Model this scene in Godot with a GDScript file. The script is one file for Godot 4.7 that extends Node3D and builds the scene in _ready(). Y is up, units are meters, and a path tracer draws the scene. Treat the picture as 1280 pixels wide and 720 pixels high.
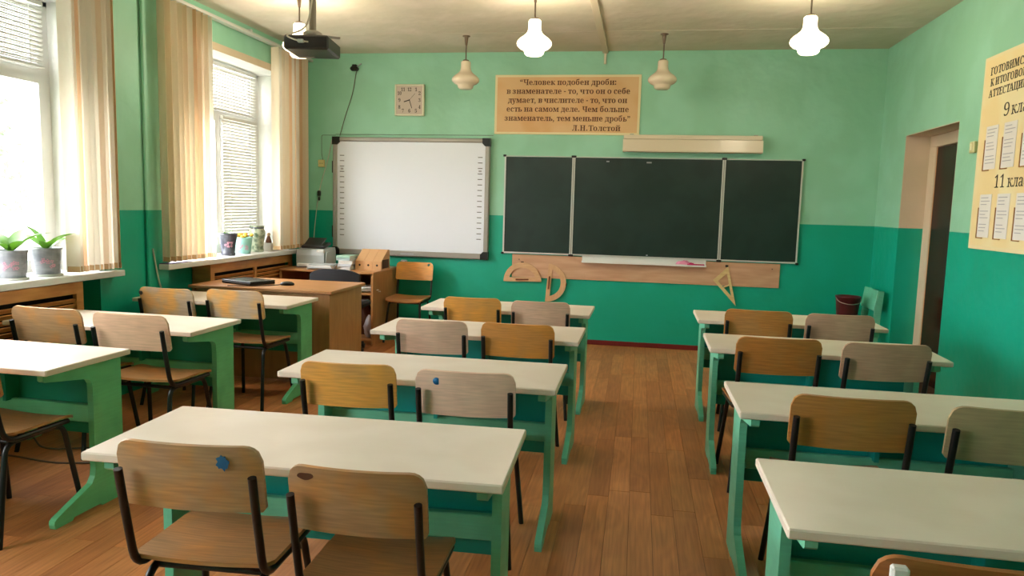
extends Node3D

# ---------------------------------------------------------------- room measures (metres)
const XL := -3.1416      # inner face of the window wall
const XR := 2.8056       # inner face of the door wall
const H := 3.045         # ceiling
const G := 1.343         # top of the dark green dado
const ZB := 9.1          # wall behind the camera
const WT := 0.42         # wall thickness
const SILL := 0.925
const HEAD := 2.73
const T := 0.719         # desk top
const WINS := [[0.50, 2.52], [3.27, 5.29], [6.04, 8.06]]
const DOOR_Z0 := 0.68
const DOOR_Z1 := 1.79
const DOOR_H := 2.157

var M := {}
var names := {}
var meshes := {}

# ---------------------------------------------------------------- mesh builder
class MB:
	var st := SurfaceTool.new()
	func _init():
		st.begin(Mesh.PRIMITIVE_TRIANGLES)
	func tri(a: Vector3, b: Vector3, c: Vector3, out: Vector3, sg := 0xFFFFFFFF):
		st.set_smooth_group(sg)
		# front faces run clockwise: their geometric (counter-clockwise) normal points inward
		if (b - a).cross(c - a).dot(out) > 0.0:
			var t := b
			b = c
			c = t
		st.add_vertex(a)
		st.add_vertex(b)
		st.add_vertex(c)
	func quad(a: Vector3, b: Vector3, c: Vector3, d: Vector3, out: Vector3, sg := 0xFFFFFFFF):
		tri(a, b, c, out, sg)
		tri(a, c, d, out, sg)
	func box(lo: Vector3, hi: Vector3):
		obox(Transform3D(Basis(), (lo + hi) * 0.5), hi - lo)
	func obox(xf: Transform3D, s: Vector3):
		var h := s * 0.5
		for ax in 3:
			for sg in [-1.0, 1.0]:
				var n := Vector3.ZERO
				n[ax] = sg
				var u := Vector3.ZERO
				u[(ax + 1) % 3] = h[(ax + 1) % 3]
				var v := Vector3.ZERO
				v[(ax + 2) % 3] = h[(ax + 2) % 3]
				var c := n * h[ax]
				quad(xf * (c - u - v), xf * (c + u - v), xf * (c + u + v), xf * (c - u + v), xf.basis * n)
	func cbox(xf: Transform3D, s: Vector3, b: float):
		var h := s * 0.5
		var ctr := xf.origin
		var P := func(sx, sy, sz, ax):
			var p := Vector3(sx * (h.x - b), sy * (h.y - b), sz * (h.z - b))
			p[ax] = [sx * h.x, sy * h.y, sz * h.z][ax]
			return xf * p
		for ax in 3:
			for sg in [-1, 1]:
				var q := []
				for k in [[-1, -1], [1, -1], [1, 1], [-1, 1]]:
					var s3 := [0, 0, 0]
					s3[ax] = sg
					s3[(ax + 1) % 3] = k[0]
					s3[(ax + 2) % 3] = k[1]
					q.append(P.call(s3[0], s3[1], s3[2], ax))
				var n := Vector3.ZERO
				n[ax] = sg
				quad(q[0], q[1], q[2], q[3], xf.basis * n)
			var a1 := (ax + 1) % 3
			var a2 := (ax + 2) % 3
			for k in [[-1, -1], [1, -1], [1, 1], [-1, 1]]:
				var p := []
				for e in [-1, 1]:
					var s3 := [0, 0, 0]
					s3[ax] = e
					s3[a1] = k[0]
					s3[a2] = k[1]
					p.append(P.call(s3[0], s3[1], s3[2], a1))
					p.append(P.call(s3[0], s3[1], s3[2], a2))
				quad(p[0], p[1], p[3], p[2], (p[0] + p[3]) * 0.5 - ctr)
		for sx in [-1, 1]:
			for sy in [-1, 1]:
				for sz in [-1, 1]:
					var a: Vector3 = P.call(sx, sy, sz, 0)
					tri(a, P.call(sx, sy, sz, 1), P.call(sx, sy, sz, 2), a - ctr)
	func prism(xf: Transform3D, pts: PackedVector2Array, depth: float):
		var idx := Geometry2D.triangulate_polygon(pts)
		var h := depth * 0.5
		for s in [-1.0, 1.0]:
			for i in range(0, idx.size(), 3):
				var q := []
				for k in 3:
					var p := pts[idx[i + k]]
					q.append(xf * Vector3(p.x, p.y, s * h))
				tri(q[0], q[1], q[2], xf.basis.z * s)
		var cw := 1.0 if Geometry2D.is_polygon_clockwise(pts) else -1.0
		for i in pts.size():
			var a := pts[i]
			var b := pts[(i + 1) % pts.size()]
			var d := (b - a) * cw
			var out := xf.basis * Vector3(d.y, -d.x, 0)
			# godot's clockwise test is for y down; correct by looking from the middle of the edge
			var m := (a + b) * 0.5 + Vector2(d.y, -d.x).normalized() * 0.0005
			if Geometry2D.is_point_in_polygon(m, pts):
				out = -out
			quad(xf * Vector3(a.x, a.y, -h), xf * Vector3(b.x, b.y, -h), xf * Vector3(b.x, b.y, h), xf * Vector3(a.x, a.y, h), out)
	func ring(xf: Transform3D, outer: PackedVector2Array, inner: PackedVector2Array, depth: float, closed := true):
		var n := outer.size()
		var h := depth * 0.5
		var V := func(p: Vector2, z: float): return xf * Vector3(p.x, p.y, z)
		for i in (n if closed else n - 1):
			var j := (i + 1) % n
			for s in [-1.0, 1.0]:
				quad(V.call(outer[i], s * h), V.call(outer[j], s * h), V.call(inner[j], s * h), V.call(inner[i], s * h), xf.basis.z * s)
			var w := (outer[i] + outer[j] - inner[i] - inner[j])
			var od := xf.basis * Vector3(w.x, w.y, 0)
			quad(V.call(outer[i], -h), V.call(outer[j], -h), V.call(outer[j], h), V.call(outer[i], h), od)
			quad(V.call(inner[i], -h), V.call(inner[j], -h), V.call(inner[j], h), V.call(inner[i], h), -od)
	func tube(pts: Array, r: float, n := 8, caps := true):
		var rings := []
		var up := Vector3.UP
		var t0: Vector3 = (pts[1] - pts[0]).normalized()
		if absf(t0.dot(up)) > 0.9:
			up = Vector3.RIGHT
		var side := t0.cross(up).normalized()
		for i in pts.size():
			var t: Vector3
			if i == 0:
				t = pts[1] - pts[0]
			elif i == pts.size() - 1:
				t = pts[i] - pts[i - 1]
			else:
				t = (pts[i + 1] - pts[i]).normalized() + (pts[i] - pts[i - 1]).normalized()
			t = t.normalized()
			side = (side - t * side.dot(t)).normalized()
			var o := t.cross(side)
			var ring_ := []
			for k in n:
				var a := TAU * k / n
				ring_.append(pts[i] + (side * cos(a) + o * sin(a)) * r)
			rings.append(ring_)
		for i in pts.size() - 1:
			for k in n:
				var k2 := (k + 1) % n
				var mid: Vector3 = (rings[i][k] + rings[i + 1][k2]) * 0.5 - (pts[i] + pts[i + 1]) * 0.5
				quad(rings[i][k], rings[i][k2], rings[i + 1][k2], rings[i + 1][k], mid, 1)
		if caps:
			for e in [0, pts.size() - 1]:
				var out: Vector3 = pts[0] - pts[1] if e == 0 else pts[e] - pts[e - 1]
				for k in n:
					tri(pts[e], rings[e][k], rings[e][(k + 1) % n], out)
	func lathe(xf: Transform3D, prof: Array, n := 20):
		var rg := []
		for p in prof:
			var row := []
			for k in n:
				var a := TAU * k / n
				row.append(xf * Vector3(cos(a) * p.x, p.y, sin(a) * p.x))
			rg.append(row)
		for i in prof.size() - 1:
			var d: Vector2 = prof[i + 1] - prof[i]
			for k in n:
				var k2 := (k + 1) % n
				var a := TAU * (k + 0.5) / n
				# profile runs bottom to top on the outside: outward is to its right
				var out := xf.basis * Vector3(cos(a) * d.y, -d.x, sin(a) * d.y)
				quad(rg[i][k], rg[i][k2], rg[i + 1][k2], rg[i + 1][k], out, 1)
	func sheet(xf: Transform3D, hw: float, lo: Callable, hi: Callable, bend: Callable, th: float, n := 16):
		# a bent board: columns across x, from lo(x) to hi(x), pushed by bend(x, v) along z
		var F := []
		var B := []
		var rows := 6
		for i in n + 1:
			var x := -hw + 2.0 * hw * i / n
			if n > 8:
				x = -hw * cos(PI * i / n) * 0.5 + x * 0.5
			var a: float = lo.call(x)
			var b: float = hi.call(x)
			var cf := []
			var cb := []
			for j in rows + 1:
				var v := lerpf(a, b, float(j) / rows)
				var z: float = bend.call(x, v)
				cf.append(xf * Vector3(x, v, z + th * 0.5))
				cb.append(xf * Vector3(x, v, z - th * 0.5))
			F.append(cf)
			B.append(cb)
		for i in n:
			for j in rows:
				quad(F[i][j], F[i + 1][j], F[i + 1][j + 1], F[i][j + 1], xf.basis.z, 1)
				quad(B[i][j], B[i + 1][j], B[i + 1][j + 1], B[i][j + 1], -xf.basis.z, 2)
			quad(F[i][rows], F[i + 1][rows], B[i + 1][rows], B[i][rows], xf.basis.y, 3)
			quad(F[i][0], F[i + 1][0], B[i + 1][0], B[i][0], -xf.basis.y, 4)
		for j in rows:
			quad(F[0][j], F[0][j + 1], B[0][j + 1], B[0][j], -xf.basis.x, 5)
			quad(F[n][j], F[n][j + 1], B[n][j + 1], B[n][j], xf.basis.x, 6)
	func done() -> ArrayMesh:
		st.generate_normals()
		return st.commit()

func at(x: float, y: float, z: float) -> Transform3D:
	return Transform3D(Basis(), Vector3(x, y, z))

func fillet(pts: Array, r: float, k := 5) -> Array:
	var out := [pts[0]]
	for i in range(1, pts.size() - 1):
		var p: Vector3 = pts[i]
		var a: Vector3 = (pts[i - 1] - p)
		var b: Vector3 = (pts[i + 1] - p)
		var d := minf(r, minf(a.length(), b.length()) * 0.48)
		var s := p + a.normalized() * d
		var e := p + b.normalized() * d
		for j in k + 1:
			var t := float(j) / k
			out.append(s.lerp(p, t).lerp(p.lerp(e, t), t))
	out.append(pts[-1])
	return out

# ---------------------------------------------------------------- scene tree helpers
func numbered(n: String) -> String:
	if not names.has(n):
		names[n] = 0
		return n
	names[n] += 1
	return "%s_%03d" % [n, names[n]]

func obj(called: String, mesh: Mesh, m: Material, parent: Node = self) -> MeshInstance3D:
	var o := MeshInstance3D.new()
	o.name = numbered(called) if parent == self else called
	o.mesh = mesh
	o.material_override = m
	o.cast_shadow = GeometryInstance3D.SHADOW_CASTING_SETTING_ON
	parent.add_child(o, true)
	return o

func thing(called: String, label: String, category: String, pos := Vector3.ZERO, yaw := 0.0, group := "") -> Node3D:
	var o := Node3D.new()
	o.name = numbered(called)
	add_child(o, true)
	o.position = pos
	o.rotation.y = yaw
	return tag(o, label, category, group)

func tag(o: Node3D, label: String, category: String, group := "") -> Node3D:
	o.set_meta("label", label)
	o.set_meta("category", category)
	if group:
		o.set_meta("group", group)
	return o

func structure(called: String) -> Node3D:
	var o := Node3D.new()
	o.name = numbered(called)
	add_child(o, true)
	o.set_meta("kind", "structure")
	return o

func boxmesh(s: Vector3, b := 0.0) -> ArrayMesh:
	var key := "box%s_%s" % [s, b]
	if not meshes.has(key):
		var mb := MB.new()
		if b > 0.0:
			mb.cbox(Transform3D(), s, b)
		else:
			mb.obox(Transform3D(), s)
		meshes[key] = mb.done()
	return meshes[key]

func part_box(called: String, parent: Node, ctr: Vector3, s: Vector3, m: Material, b := 0.0) -> MeshInstance3D:
	var o := obj(called, boxmesh(s, b), m, parent)
	o.position = ctr
	return o

func part_span(called: String, parent: Node, lo: Vector3, hi: Vector3, m: Material, b := 0.0) -> MeshInstance3D:
	return part_box(called, parent, (lo + hi) * 0.5, hi - lo, m, b)

func part_tube(called: String, parent: Node, pts: Array, r: float, m: Material, n := 8) -> MeshInstance3D:
	var mb := MB.new()
	mb.tube(pts, r, n)
	return obj(called, mb.done(), m, parent)

func part_lathe(called: String, parent: Node, prof: Array, m: Material, n := 24) -> MeshInstance3D:
	var mb := MB.new()
	mb.lathe(Transform3D(), prof, n)
	return obj(called, mb.done(), m, parent)

# ---------------------------------------------------------------- materials
func mat(c: Color, rough := 0.6, metal := 0.0) -> StandardMaterial3D:
	var m := StandardMaterial3D.new()
	m.albedo_color = c
	m.roughness = rough
	m.metallic = metal
	return m

func image_tex(w: int, h: int, f: Callable) -> ImageTexture:
	var im := Image.create(w, h, false, Image.FORMAT_RGB8)
	for y in h:
		for x in w:
			im.set_pixel(x, y, f.call(x, y))
	return ImageTexture.create_from_image(im)

func loopn(n: FastNoiseLite, u: float, v: float, pu: float, pv: float) -> float:
	# noise that repeats over u, v in 0..1; pu and pv are its lengths in noise units
	var a := n.get_noise_2d(u * pu, v * pv)
	var b := n.get_noise_2d((u - 1.0) * pu, v * pv)
	var c := n.get_noise_2d(u * pu, (v - 1.0) * pv)
	var d := n.get_noise_2d((u - 1.0) * pu, (v - 1.0) * pv)
	var fu := smoothstep(0.8, 1.0, u)
	var fv := smoothstep(0.8, 1.0, v)
	return lerpf(lerpf(a, b, fu), lerpf(c, d, fu), fv)

func noise(s: int, freq := 1.0, oct := 3) -> FastNoiseLite:
	var n := FastNoiseLite.new()
	n.seed = s
	n.noise_type = FastNoiseLite.TYPE_SIMPLEX_SMOOTH
	n.frequency = freq
	n.fractal_octaves = oct
	return n

func wood_tex(s: int, light: Color, dark: Color, lines: float, along_u: bool, stretch := 6.0) -> ImageTexture:
	var n1 := noise(s, 1.0, 3)
	var n2 := noise(s + 7, 1.0, 2)
	return image_tex(384, 384, func(x, y):
		var a: float = x / 384.0
		var b: float = y / 384.0
		if along_u:
			var t := a
			a = b
			b = t
		# a runs across the grain, b along it
		var w := loopn(n2, a, b, 3.0, 1.2)
		var g := loopn(n1, a, b, lines, lines / stretch)
		var rings := 0.5 + 0.5 * sin((a * 6.0 + w * 1.6) * TAU)
		var f := clampf(0.5 + 0.55 * g + 0.22 * (rings - 0.5) + 0.2 * w, 0.0, 1.0)
		return dark.lerp(light, f))

func patch_tex(s: int, base: Color, worn: Color, amount: float, grain: float) -> ImageTexture:
	var n1 := noise(s, 1.0, 3)
	var n2 := noise(s + 3, 1.0, 2)
	return image_tex(256, 256, func(x, y):
		var u: float = x / 256.0
		var v: float = y / 256.0
		var p := smoothstep(0.30 - amount, 0.75 - amount, 0.5 + 0.6 * loopn(n1, u, v, 2.2, 2.2))
		var g := loopn(n2, u, v, 3.0, 46.0)
		var c := base.lerp(worn, p)
		var k := 1.0 + grain * g
		return Color(c.r * k, c.g * k, c.b * k).clamp())

func tri_mat(tex: Texture2D, scale: float, rough: float, tint := Color.WHITE, off := Vector3.ZERO, world := false) -> StandardMaterial3D:
	var m := mat(tint, rough)
	m.albedo_texture = tex
	m.uv1_triplanar = true
	m.uv1_world_triplanar = world
	m.uv1_scale = Vector3.ONE * scale
	m.uv1_offset = off
	return m

func height_noise(s: int, freq: float) -> NoiseTexture2D:
	var t := NoiseTexture2D.new()
	t.width = 256
	t.height = 256
	t.seamless = true
	t.noise = noise(s, freq, 3)
	return t

func make_materials():
	var wall_bump := height_noise(11, 0.03)
	var wall_tone := patch_tex(21, Color(1, 1, 1), Color(0.955, 0.965, 0.945), 0.1, 0.0)
	for e in [["wall_light", Color(0.60, 0.82, 0.71), 0.5], ["wall_dark", Color(0.04, 0.66, 0.55), 0.42], ["ceiling", Color(0.84, 0.80, 0.73), 0.85], ["plaster", Color(0.88, 0.88, 0.86), 0.7], ["cream_paint", Color(0.86, 0.78, 0.68), 0.5]]:
		var m := tri_mat(wall_tone, 0.7, e[2], e[1], Vector3.ZERO, true)
		m.heightmap_enabled = true
		m.heightmap_texture = wall_bump
		m.heightmap_scale = 0.35
		M[e[0]] = m
	M.red_paint = mat(Color(0.42, 0.07, 0.07), 0.5)
	# floor boards: four tones of one grain
	var ft := wood_tex(31, Color(0.84, 0.56, 0.34), Color(0.68, 0.43, 0.25), 52.0, false, 26.0)
	var tints := [Color(1, 1, 1), Color(0.95, 0.94, 0.93), Color(1.0, 0.97, 0.93), Color(0.89, 0.86, 0.83), Color(0.97, 0.98, 0.97), Color(0.92, 0.89, 0.86)]
	M.floor = []
	for i in tints.size():
		M.floor.append(tri_mat(ft, 1.15, 0.42, tints[i], Vector3(0.17 * i, 0, 0.31 * i), true))
	M.floor_base = mat(Color(0.30, 0.18, 0.10), 0.7)
	# desks
	M.top = tri_mat(patch_tex(41, Color(0.92, 0.865, 0.805), Color(0.90, 0.84, 0.775), 0.0, 0.004), 1.3, 0.33)
	M.top_edge = mat(Color(0.80, 0.73, 0.62), 0.5)
	M.desk_green = tri_mat(patch_tex(43, Color(0.42, 0.77, 0.55), Color(0.38, 0.72, 0.51), 0.0, 0.03), 1.7, 0.4)
	M.desk_mint = tri_mat(patch_tex(44, Color(0.43, 0.78, 0.65), Color(0.39, 0.73, 0.60), 0.0, 0.03), 1.7, 0.4)
	M.desk_teal = mat(Color(0.05, 0.62, 0.59), 0.4)
	M.desk_inner = mat(Color(0.12, 0.56, 0.42), 0.42)
	M.tube = mat(Color(0.045, 0.04, 0.04), 0.38)
	# plywood
	M.ply = {
		"orange": patch_tex(51, Color(0.90, 0.64, 0.30), Color(0.84, 0.62, 0.35), 0.0, 0.10),
		"orange_worn": patch_tex(52, Color(0.88, 0.63, 0.32), Color(0.72, 0.63, 0.53), 0.10, 0.10),
		"brown": patch_tex(53, Color(0.76, 0.50, 0.25), Color(0.72, 0.51, 0.29), 0.0, 0.12),
		"brown_worn": patch_tex(54, Color(0.82, 0.58, 0.33), Color(0.72, 0.59, 0.46), 0.12, 0.12),
		"pale": patch_tex(55, Color(0.89, 0.745, 0.65), Color(0.85, 0.70, 0.61), 0.0, 0.08),
		"grey": patch_tex(56, Color(0.68, 0.59, 0.44), Color(0.64, 0.56, 0.42), 0.0, 0.08),
		"seat": patch_tex(57, Color(0.72, 0.50, 0.28), Color(0.66, 0.49, 0.32), 0.1, 0.14),
	}
	M.sticker = mat(Color(0.05, 0.42, 0.62), 0.5)
	# furniture
	M.beech = tri_mat(wood_tex(61, Color(0.76, 0.55, 0.35), Color(0.67, 0.46, 0.28), 22.0, false, 8.0), 0.9, 0.38)
	M.beech_top = tri_mat(wood_tex(62, Color(0.78, 0.57, 0.37), Color(0.68, 0.47, 0.29), 22.0, true, 8.0), 0.9, 0.3)
	M.rad_wood = tri_mat(wood_tex(63, Color(0.88, 0.63, 0.37), Color(0.77, 0.52, 0.28), 22.0, true, 8.0), 1.2, 0.4)
	M.rail_wood = tri_mat(wood_tex(64, Color(0.82, 0.66, 0.53), Color(0.74, 0.57, 0.44), 26.0, true, 9.0), 0.8, 0.5)
	M.tool_wood = tri_mat(wood_tex(65, Color(0.85, 0.70, 0.53), Color(0.78, 0.61, 0.44), 30.0, true, 8.0), 1.5, 0.5)
	M.pale_wood = tri_mat(wood_tex(66, Color(0.88, 0.80, 0.58), Color(0.80, 0.70, 0.48), 30.0, true, 8.0), 1.5, 0.5)
	M.door_wood = tri_mat(wood_tex(67, Color(0.24, 0.11, 0.06), Color(0.13, 0.05, 0.03), 20.0, false, 7.0), 0.9, 0.16)
	M.card = mat(Color(0.78, 0.60, 0.42), 0.8)
	M.white_plastic = mat(Color(0.88, 0.88, 0.86), 0.35)
	M.grey_plastic = mat(Color(0.66, 0.68, 0.68), 0.45)
	M.black_plastic = mat(Color(0.06, 0.055, 0.055), 0.35)
	M.dark_print = mat(Color(0.08, 0.08, 0.08), 0.6)
	M.white_paper = mat(Color(0.88, 0.87, 0.85), 0.8)
	M.grey_cloth = mat(Color(0.17, 0.17, 0.19), 0.9)
	M.alu = mat(Color(0.62, 0.60, 0.57), 0.4, 0.4)
	M.alu_light = mat(Color(0.80, 0.80, 0.78), 0.35, 0.3)
	M.white_board = mat(Color(0.89, 0.91, 0.95), 0.3)
	M.chalk_board = tri_mat(patch_tex(71, Color(0.085, 0.165, 0.145), Color(0.11, 0.19, 0.17), 0.0, 0.0), 1.1, 0.4)
	M.window_white = mat(Color(0.87, 0.87, 0.86), 0.4)
	var gl := mat(Color(1, 1, 1, 0.06), 0.02)
	gl.transparency = BaseMaterial3D.TRANSPARENCY_ALPHA
	M.glass = gl
	M.blind = mat(Color(0.85, 0.85, 0.83), 0.5)
	M.blind.backlight_enabled = true
	M.blind.backlight = Color(0.06, 0.06, 0.06)
	M.vane = []
	for c in [Color(0.95, 0.92, 0.86), Color(0.94, 0.89, 0.80), Color(0.95, 0.93, 0.88), Color(0.94, 0.87, 0.77), Color(0.93, 0.80, 0.64)]:
		var m := mat(c, 0.85)
		m.backlight_enabled = true
		m.backlight = Color(c.r * 0.75, c.g * 0.73, c.b * 0.70)
		M.vane.append(m)
	M.vane_hem = mat(Color(0.80, 0.66, 0.48), 0.85)
	M.poster = tri_mat(patch_tex(81, Color(0.86, 0.66, 0.44), Color(0.88, 0.72, 0.52), 0.1, 0.0), 0.8, 0.5)
	M.poster_border = mat(Color(0.92, 0.86, 0.68), 0.6)
	M.poster_ink = mat(Color(0.36, 0.18, 0.07), 0.7)
	M.stand = tri_mat(patch_tex(82, Color(0.93, 0.88, 0.70), Color(0.93, 0.84, 0.62), 0.1, 0.0), 0.9, 0.45)
	M.pocket_brown = mat(Color(0.62, 0.40, 0.18), 0.5)
	M.ink = mat(Color(0.13, 0.11, 0.09), 0.7)
	M.faint_ink = mat(Color(0.66, 0.66, 0.68), 0.8)
	M.leaf = mat(Color(0.28, 0.46, 0.14), 0.45)
	M.leaf.backlight_enabled = true
	M.leaf.backlight = Color(0.25, 0.4, 0.08)
	M.pot_grey = tri_mat(patch_tex(91, Color(0.46, 0.47, 0.50), Color(0.60, 0.61, 0.63), 0.15, 0.1), 4.0, 0.25)
	M.pot_dark = tri_mat(patch_tex(92, Color(0.20, 0.21, 0.25), Color(0.33, 0.34, 0.38), 0.1, 0.05), 5.0, 0.2)
	M.pot_teal = mat(Color(0.58, 0.80, 0.76), 0.3)
	M.vase_glaze = tri_mat(patch_tex(93, Color(0.30, 0.38, 0.30), Color(0.66, 0.68, 0.58), 0.1, 0.2), 9.0, 0.3)
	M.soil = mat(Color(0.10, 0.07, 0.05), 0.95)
	M.pink = mat(Color(0.80, 0.10, 0.40), 0.6)
	M.pink_pale = mat(Color(0.86, 0.55, 0.66), 0.8)
	M.yellow_petal = mat(Color(0.92, 0.72, 0.28), 0.7)
	M.bucket = mat(Color(0.34, 0.10, 0.13), 0.45)
	M.brass = mat(Color(0.44, 0.36, 0.29), 0.5)
	M.opal = mat(Color(0.88, 0.82, 0.72), 0.25)
	var lit := mat(Color(0.95, 0.92, 0.85), 0.3)
	lit.emission_enabled = true
	lit.emission = Color(1.0, 0.93, 0.80)
	lit.emission_energy_multiplier = 2.6
	M.opal_lit = lit
	M.cord = mat(Color(0.40, 0.34, 0.28), 0.6)
	M.white_cord = mat(Color(0.80, 0.78, 0.72), 0.6)
	M.trunking = mat(Color(0.80, 0.75, 0.65), 0.5)
	M.tree_leaf = mat(Color(0.40, 0.46, 0.36), 0.6)
	M.bark = mat(Color(0.22, 0.17, 0.13), 0.9)
	M.asphalt = mat(Color(0.55, 0.56, 0.52), 0.9)

# ---------------------------------------------------------------- main
func _ready():
	set_camera_and_light()
	make_materials()
	build_room()
	build_windows()
	build_door()
	build_desks()
	build_chairs()
	build_teacher_corner()
	build_front_wall()
	build_right_wall()
	build_ceiling_things()
	build_sill_things()
	build_floor_things()
	build_outdoors()

func set_camera_and_light():
	var cam := Camera3D.new()
	cam.name = "camera"
	cam.transform = Transform3D(Basis(Vector3(0.98481458, 0.02658323, -0.17156218), Vector3(-0.04516167, 0.99341309, -0.10531313), Vector3(0.16763255, 0.11146194, 0.97952824)), Vector3(0.5219, 1.4483, 7.7578))
	cam.fov = 42.93
	cam.near = 0.05
	cam.far = 200.0
	cam.current = true
	add_child(cam)
	var env := Environment.new()
	env.background_mode = Environment.BG_SKY
	var sm := ProceduralSkyMaterial.new()
	sm.sky_top_color = Color(0.97, 0.975, 0.98)
	sm.sky_horizon_color = Color(0.99, 0.99, 0.985)
	sm.ground_horizon_color = Color(0.90, 0.89, 0.86)
	sm.ground_bottom_color = Color(0.6, 0.6, 0.58)
	sm.sun_angle_max = 0.0
	sm.energy_multiplier = 1.0
	var sky := Sky.new()
	sky.sky_material = sm
	env.sky = sky
	env.background_energy_multiplier = 20.0
	env.ambient_light_source = Environment.AMBIENT_SOURCE_DISABLED
	env.tonemap_mode = Environment.TONE_MAPPER_LINEAR
	env.tonemap_exposure = 1.16
	env.sdfgi_enabled = true
	env.ssao_enabled = true
	env.ssil_enabled = true
	var we := WorldEnvironment.new()
	we.name = "world_environment"
	we.environment = env
	add_child(we)

# ---------------------------------------------------------------- room shell
func wall_blocks(root: Node3D, blocks: Array):
	# blocks: [lo, hi]; each is cut at the height of the dado
	var up := MB.new()
	var dn := MB.new()
	for b in blocks:
		var lo: Vector3 = b[0]
		var hi: Vector3 = b[1]
		if lo.y < G:
			dn.box(lo, Vector3(hi.x, minf(hi.y, G), hi.z))
		if hi.y > G:
			up.box(Vector3(lo.x, maxf(lo.y, G), lo.z), hi)
	obj("light_green_paint", up.done(), M.wall_light, root)
	obj("dark_green_paint", dn.done(), M.wall_dark, root)

func build_room():
	# window wall
	var wl := structure("wall_left")
	var bl := []
	var z := -WT
	for w in WINS:
		bl.append([Vector3(XL - WT, 0, z), Vector3(XL, H, w[0])])
		bl.append([Vector3(XL - WT, HEAD, w[0]), Vector3(XL, H, w[1])])
		bl.append([Vector3(XL - WT, 0, w[0]), Vector3(XL - 0.16, SILL - 0.05, w[1])])
		z = w[1]
	bl.append([Vector3(XL - WT, 0, z), Vector3(XL, H, ZB + WT)])
	wall_blocks(wl, bl)
	# board wall
	wall_blocks(structure("wall_front"), [[Vector3(XL, 0, -WT), Vector3(XR + 0.36, H, 0)]])
	# door wall
	wall_blocks(structure("wall_right"), [
		[Vector3(XR, 0, 0), Vector3(XR + 0.36, H, DOOR_Z0)],
		[Vector3(XR, DOOR_H, DOOR_Z0), Vector3(XR + 0.36, H, DOOR_Z1)],
		[Vector3(XR, 0, DOOR_Z1), Vector3(XR + 0.36, H, ZB)]])
	wall_blocks(structure("wall_back"), [[Vector3(XL, 0, ZB), Vector3(XR + 0.36, H, ZB + WT)]])
	var ce := structure("ceiling")
	part_span("slab", ce, Vector3(XL - WT, H, -WT), Vector3(XR + 1.6, H + 0.2, ZB + WT), M.ceiling)
	for zz in [0.86, 2.1, 3.35]:
		part_span("slab_joint", ce, Vector3(XL, H - 0.003, zz - 0.006), Vector3(XR, H, zz + 0.006), M.ceiling, 0.001)
	# skirting boards
	var tb := structure("baseboard_front")
	part_span("board", tb, Vector3(XL, 0, 0), Vector3(XR, 0.05, 0.016), M.red_paint, 0.004)
	var tr := structure("baseboard_right")
	part_span("board", tr, Vector3(XR - 0.016, 0, 0.02), Vector3(XR, 0.05, DOOR_Z0), M.red_paint, 0.004)
	part_span("board", tr, Vector3(XR - 0.016, 0, DOOR_Z1), Vector3(XR, 0.05, ZB), M.red_paint, 0.004)
	# floor: boards laid along the room
	var fl := structure("floor")
	part_span("subfloor", fl, Vector3(XL - WT, -0.2, -WT), Vector3(XR + 1.6, -0.006, ZB + WT), M.floor_base)
	var pw := 0.105
	var plen := 0.92
	var rng := RandomNumberGenerator.new()
	rng.seed = 5
	var cam := Vector3(0.52, 1.45, 7.76)
	var boards := []
	var nx := int(ceil((XR - XL) / pw))
	for i in nx:
		var x0 := XL + i * pw
		var x1 := minf(x0 + pw, XR)
		var zz := -rng.randf() * plen
		while zz < ZB:
			var z0 := maxf(zz, 0.0)
			var z1 := minf(zz + plen, ZB)
			zz += plen
			if z1 - z0 < 0.01:
				continue
			var c := Vector3((x0 + x1) * 0.5, 0, (z0 + z1) * 0.5)
			var d := (c - cam)
			var depth := -(d.x * 0.1676 + d.y * 0.1115 + d.z * 0.9795)
			var sx := (d.x * 0.985 - d.z * 0.1716) / maxf(depth, 0.01)
			var score := 1.0 / maxf(depth, 0.4) if depth > 0.5 and absf(sx) < 0.78 else 0.0
			# boards in the open aisles show largest
			if c.x > 0.15 and c.x < 1.05 or c.x < -1.0 and c.x > -2.1:
				score *= 2.0
			boards.append([score, c, Vector3(x1 - x0 - 0.0016, 0.006, z1 - z0 - 0.0016), rng.randi() % M.floor.size()])
	boards.sort_custom(func(a, b): return a[0] > b[0])
	var rest := []
	for k in M.floor.size():
		rest.append(MB.new())
	for k in boards.size():
		var b: Array = boards[k]
		if k < 300:
			part_box("floor_board", fl, b[1] - Vector3(0, 0.003, 0), b[2], M.floor[b[3]])
		else:
			rest[b[3]].obox(Transform3D(Basis(), b[1] - Vector3(0, 0.003, 0)), b[2])
	for k in rest.size():
		var o := obj("other_floor_boards", rest[k].done(), M.floor[k], fl)
		o.set_meta("kind", "stuff")
	# corridor beyond the door
	var co := structure("wall_corridor")
	part_span("far_side", co, Vector3(XR + 1.5, 0, -0.4), Vector3(XR + 1.6, H, 3.2), M.wall_light)
	part_span("end_side", co, Vector3(XR + 0.36, 0, -0.5), Vector3(XR + 1.6, H, -0.4), M.wall_light)
	part_span("other_end_side", co, Vector3(XR + 0.36, 0, 3.2), Vector3(XR + 1.6, H, 3.3), M.wall_light)

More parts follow.
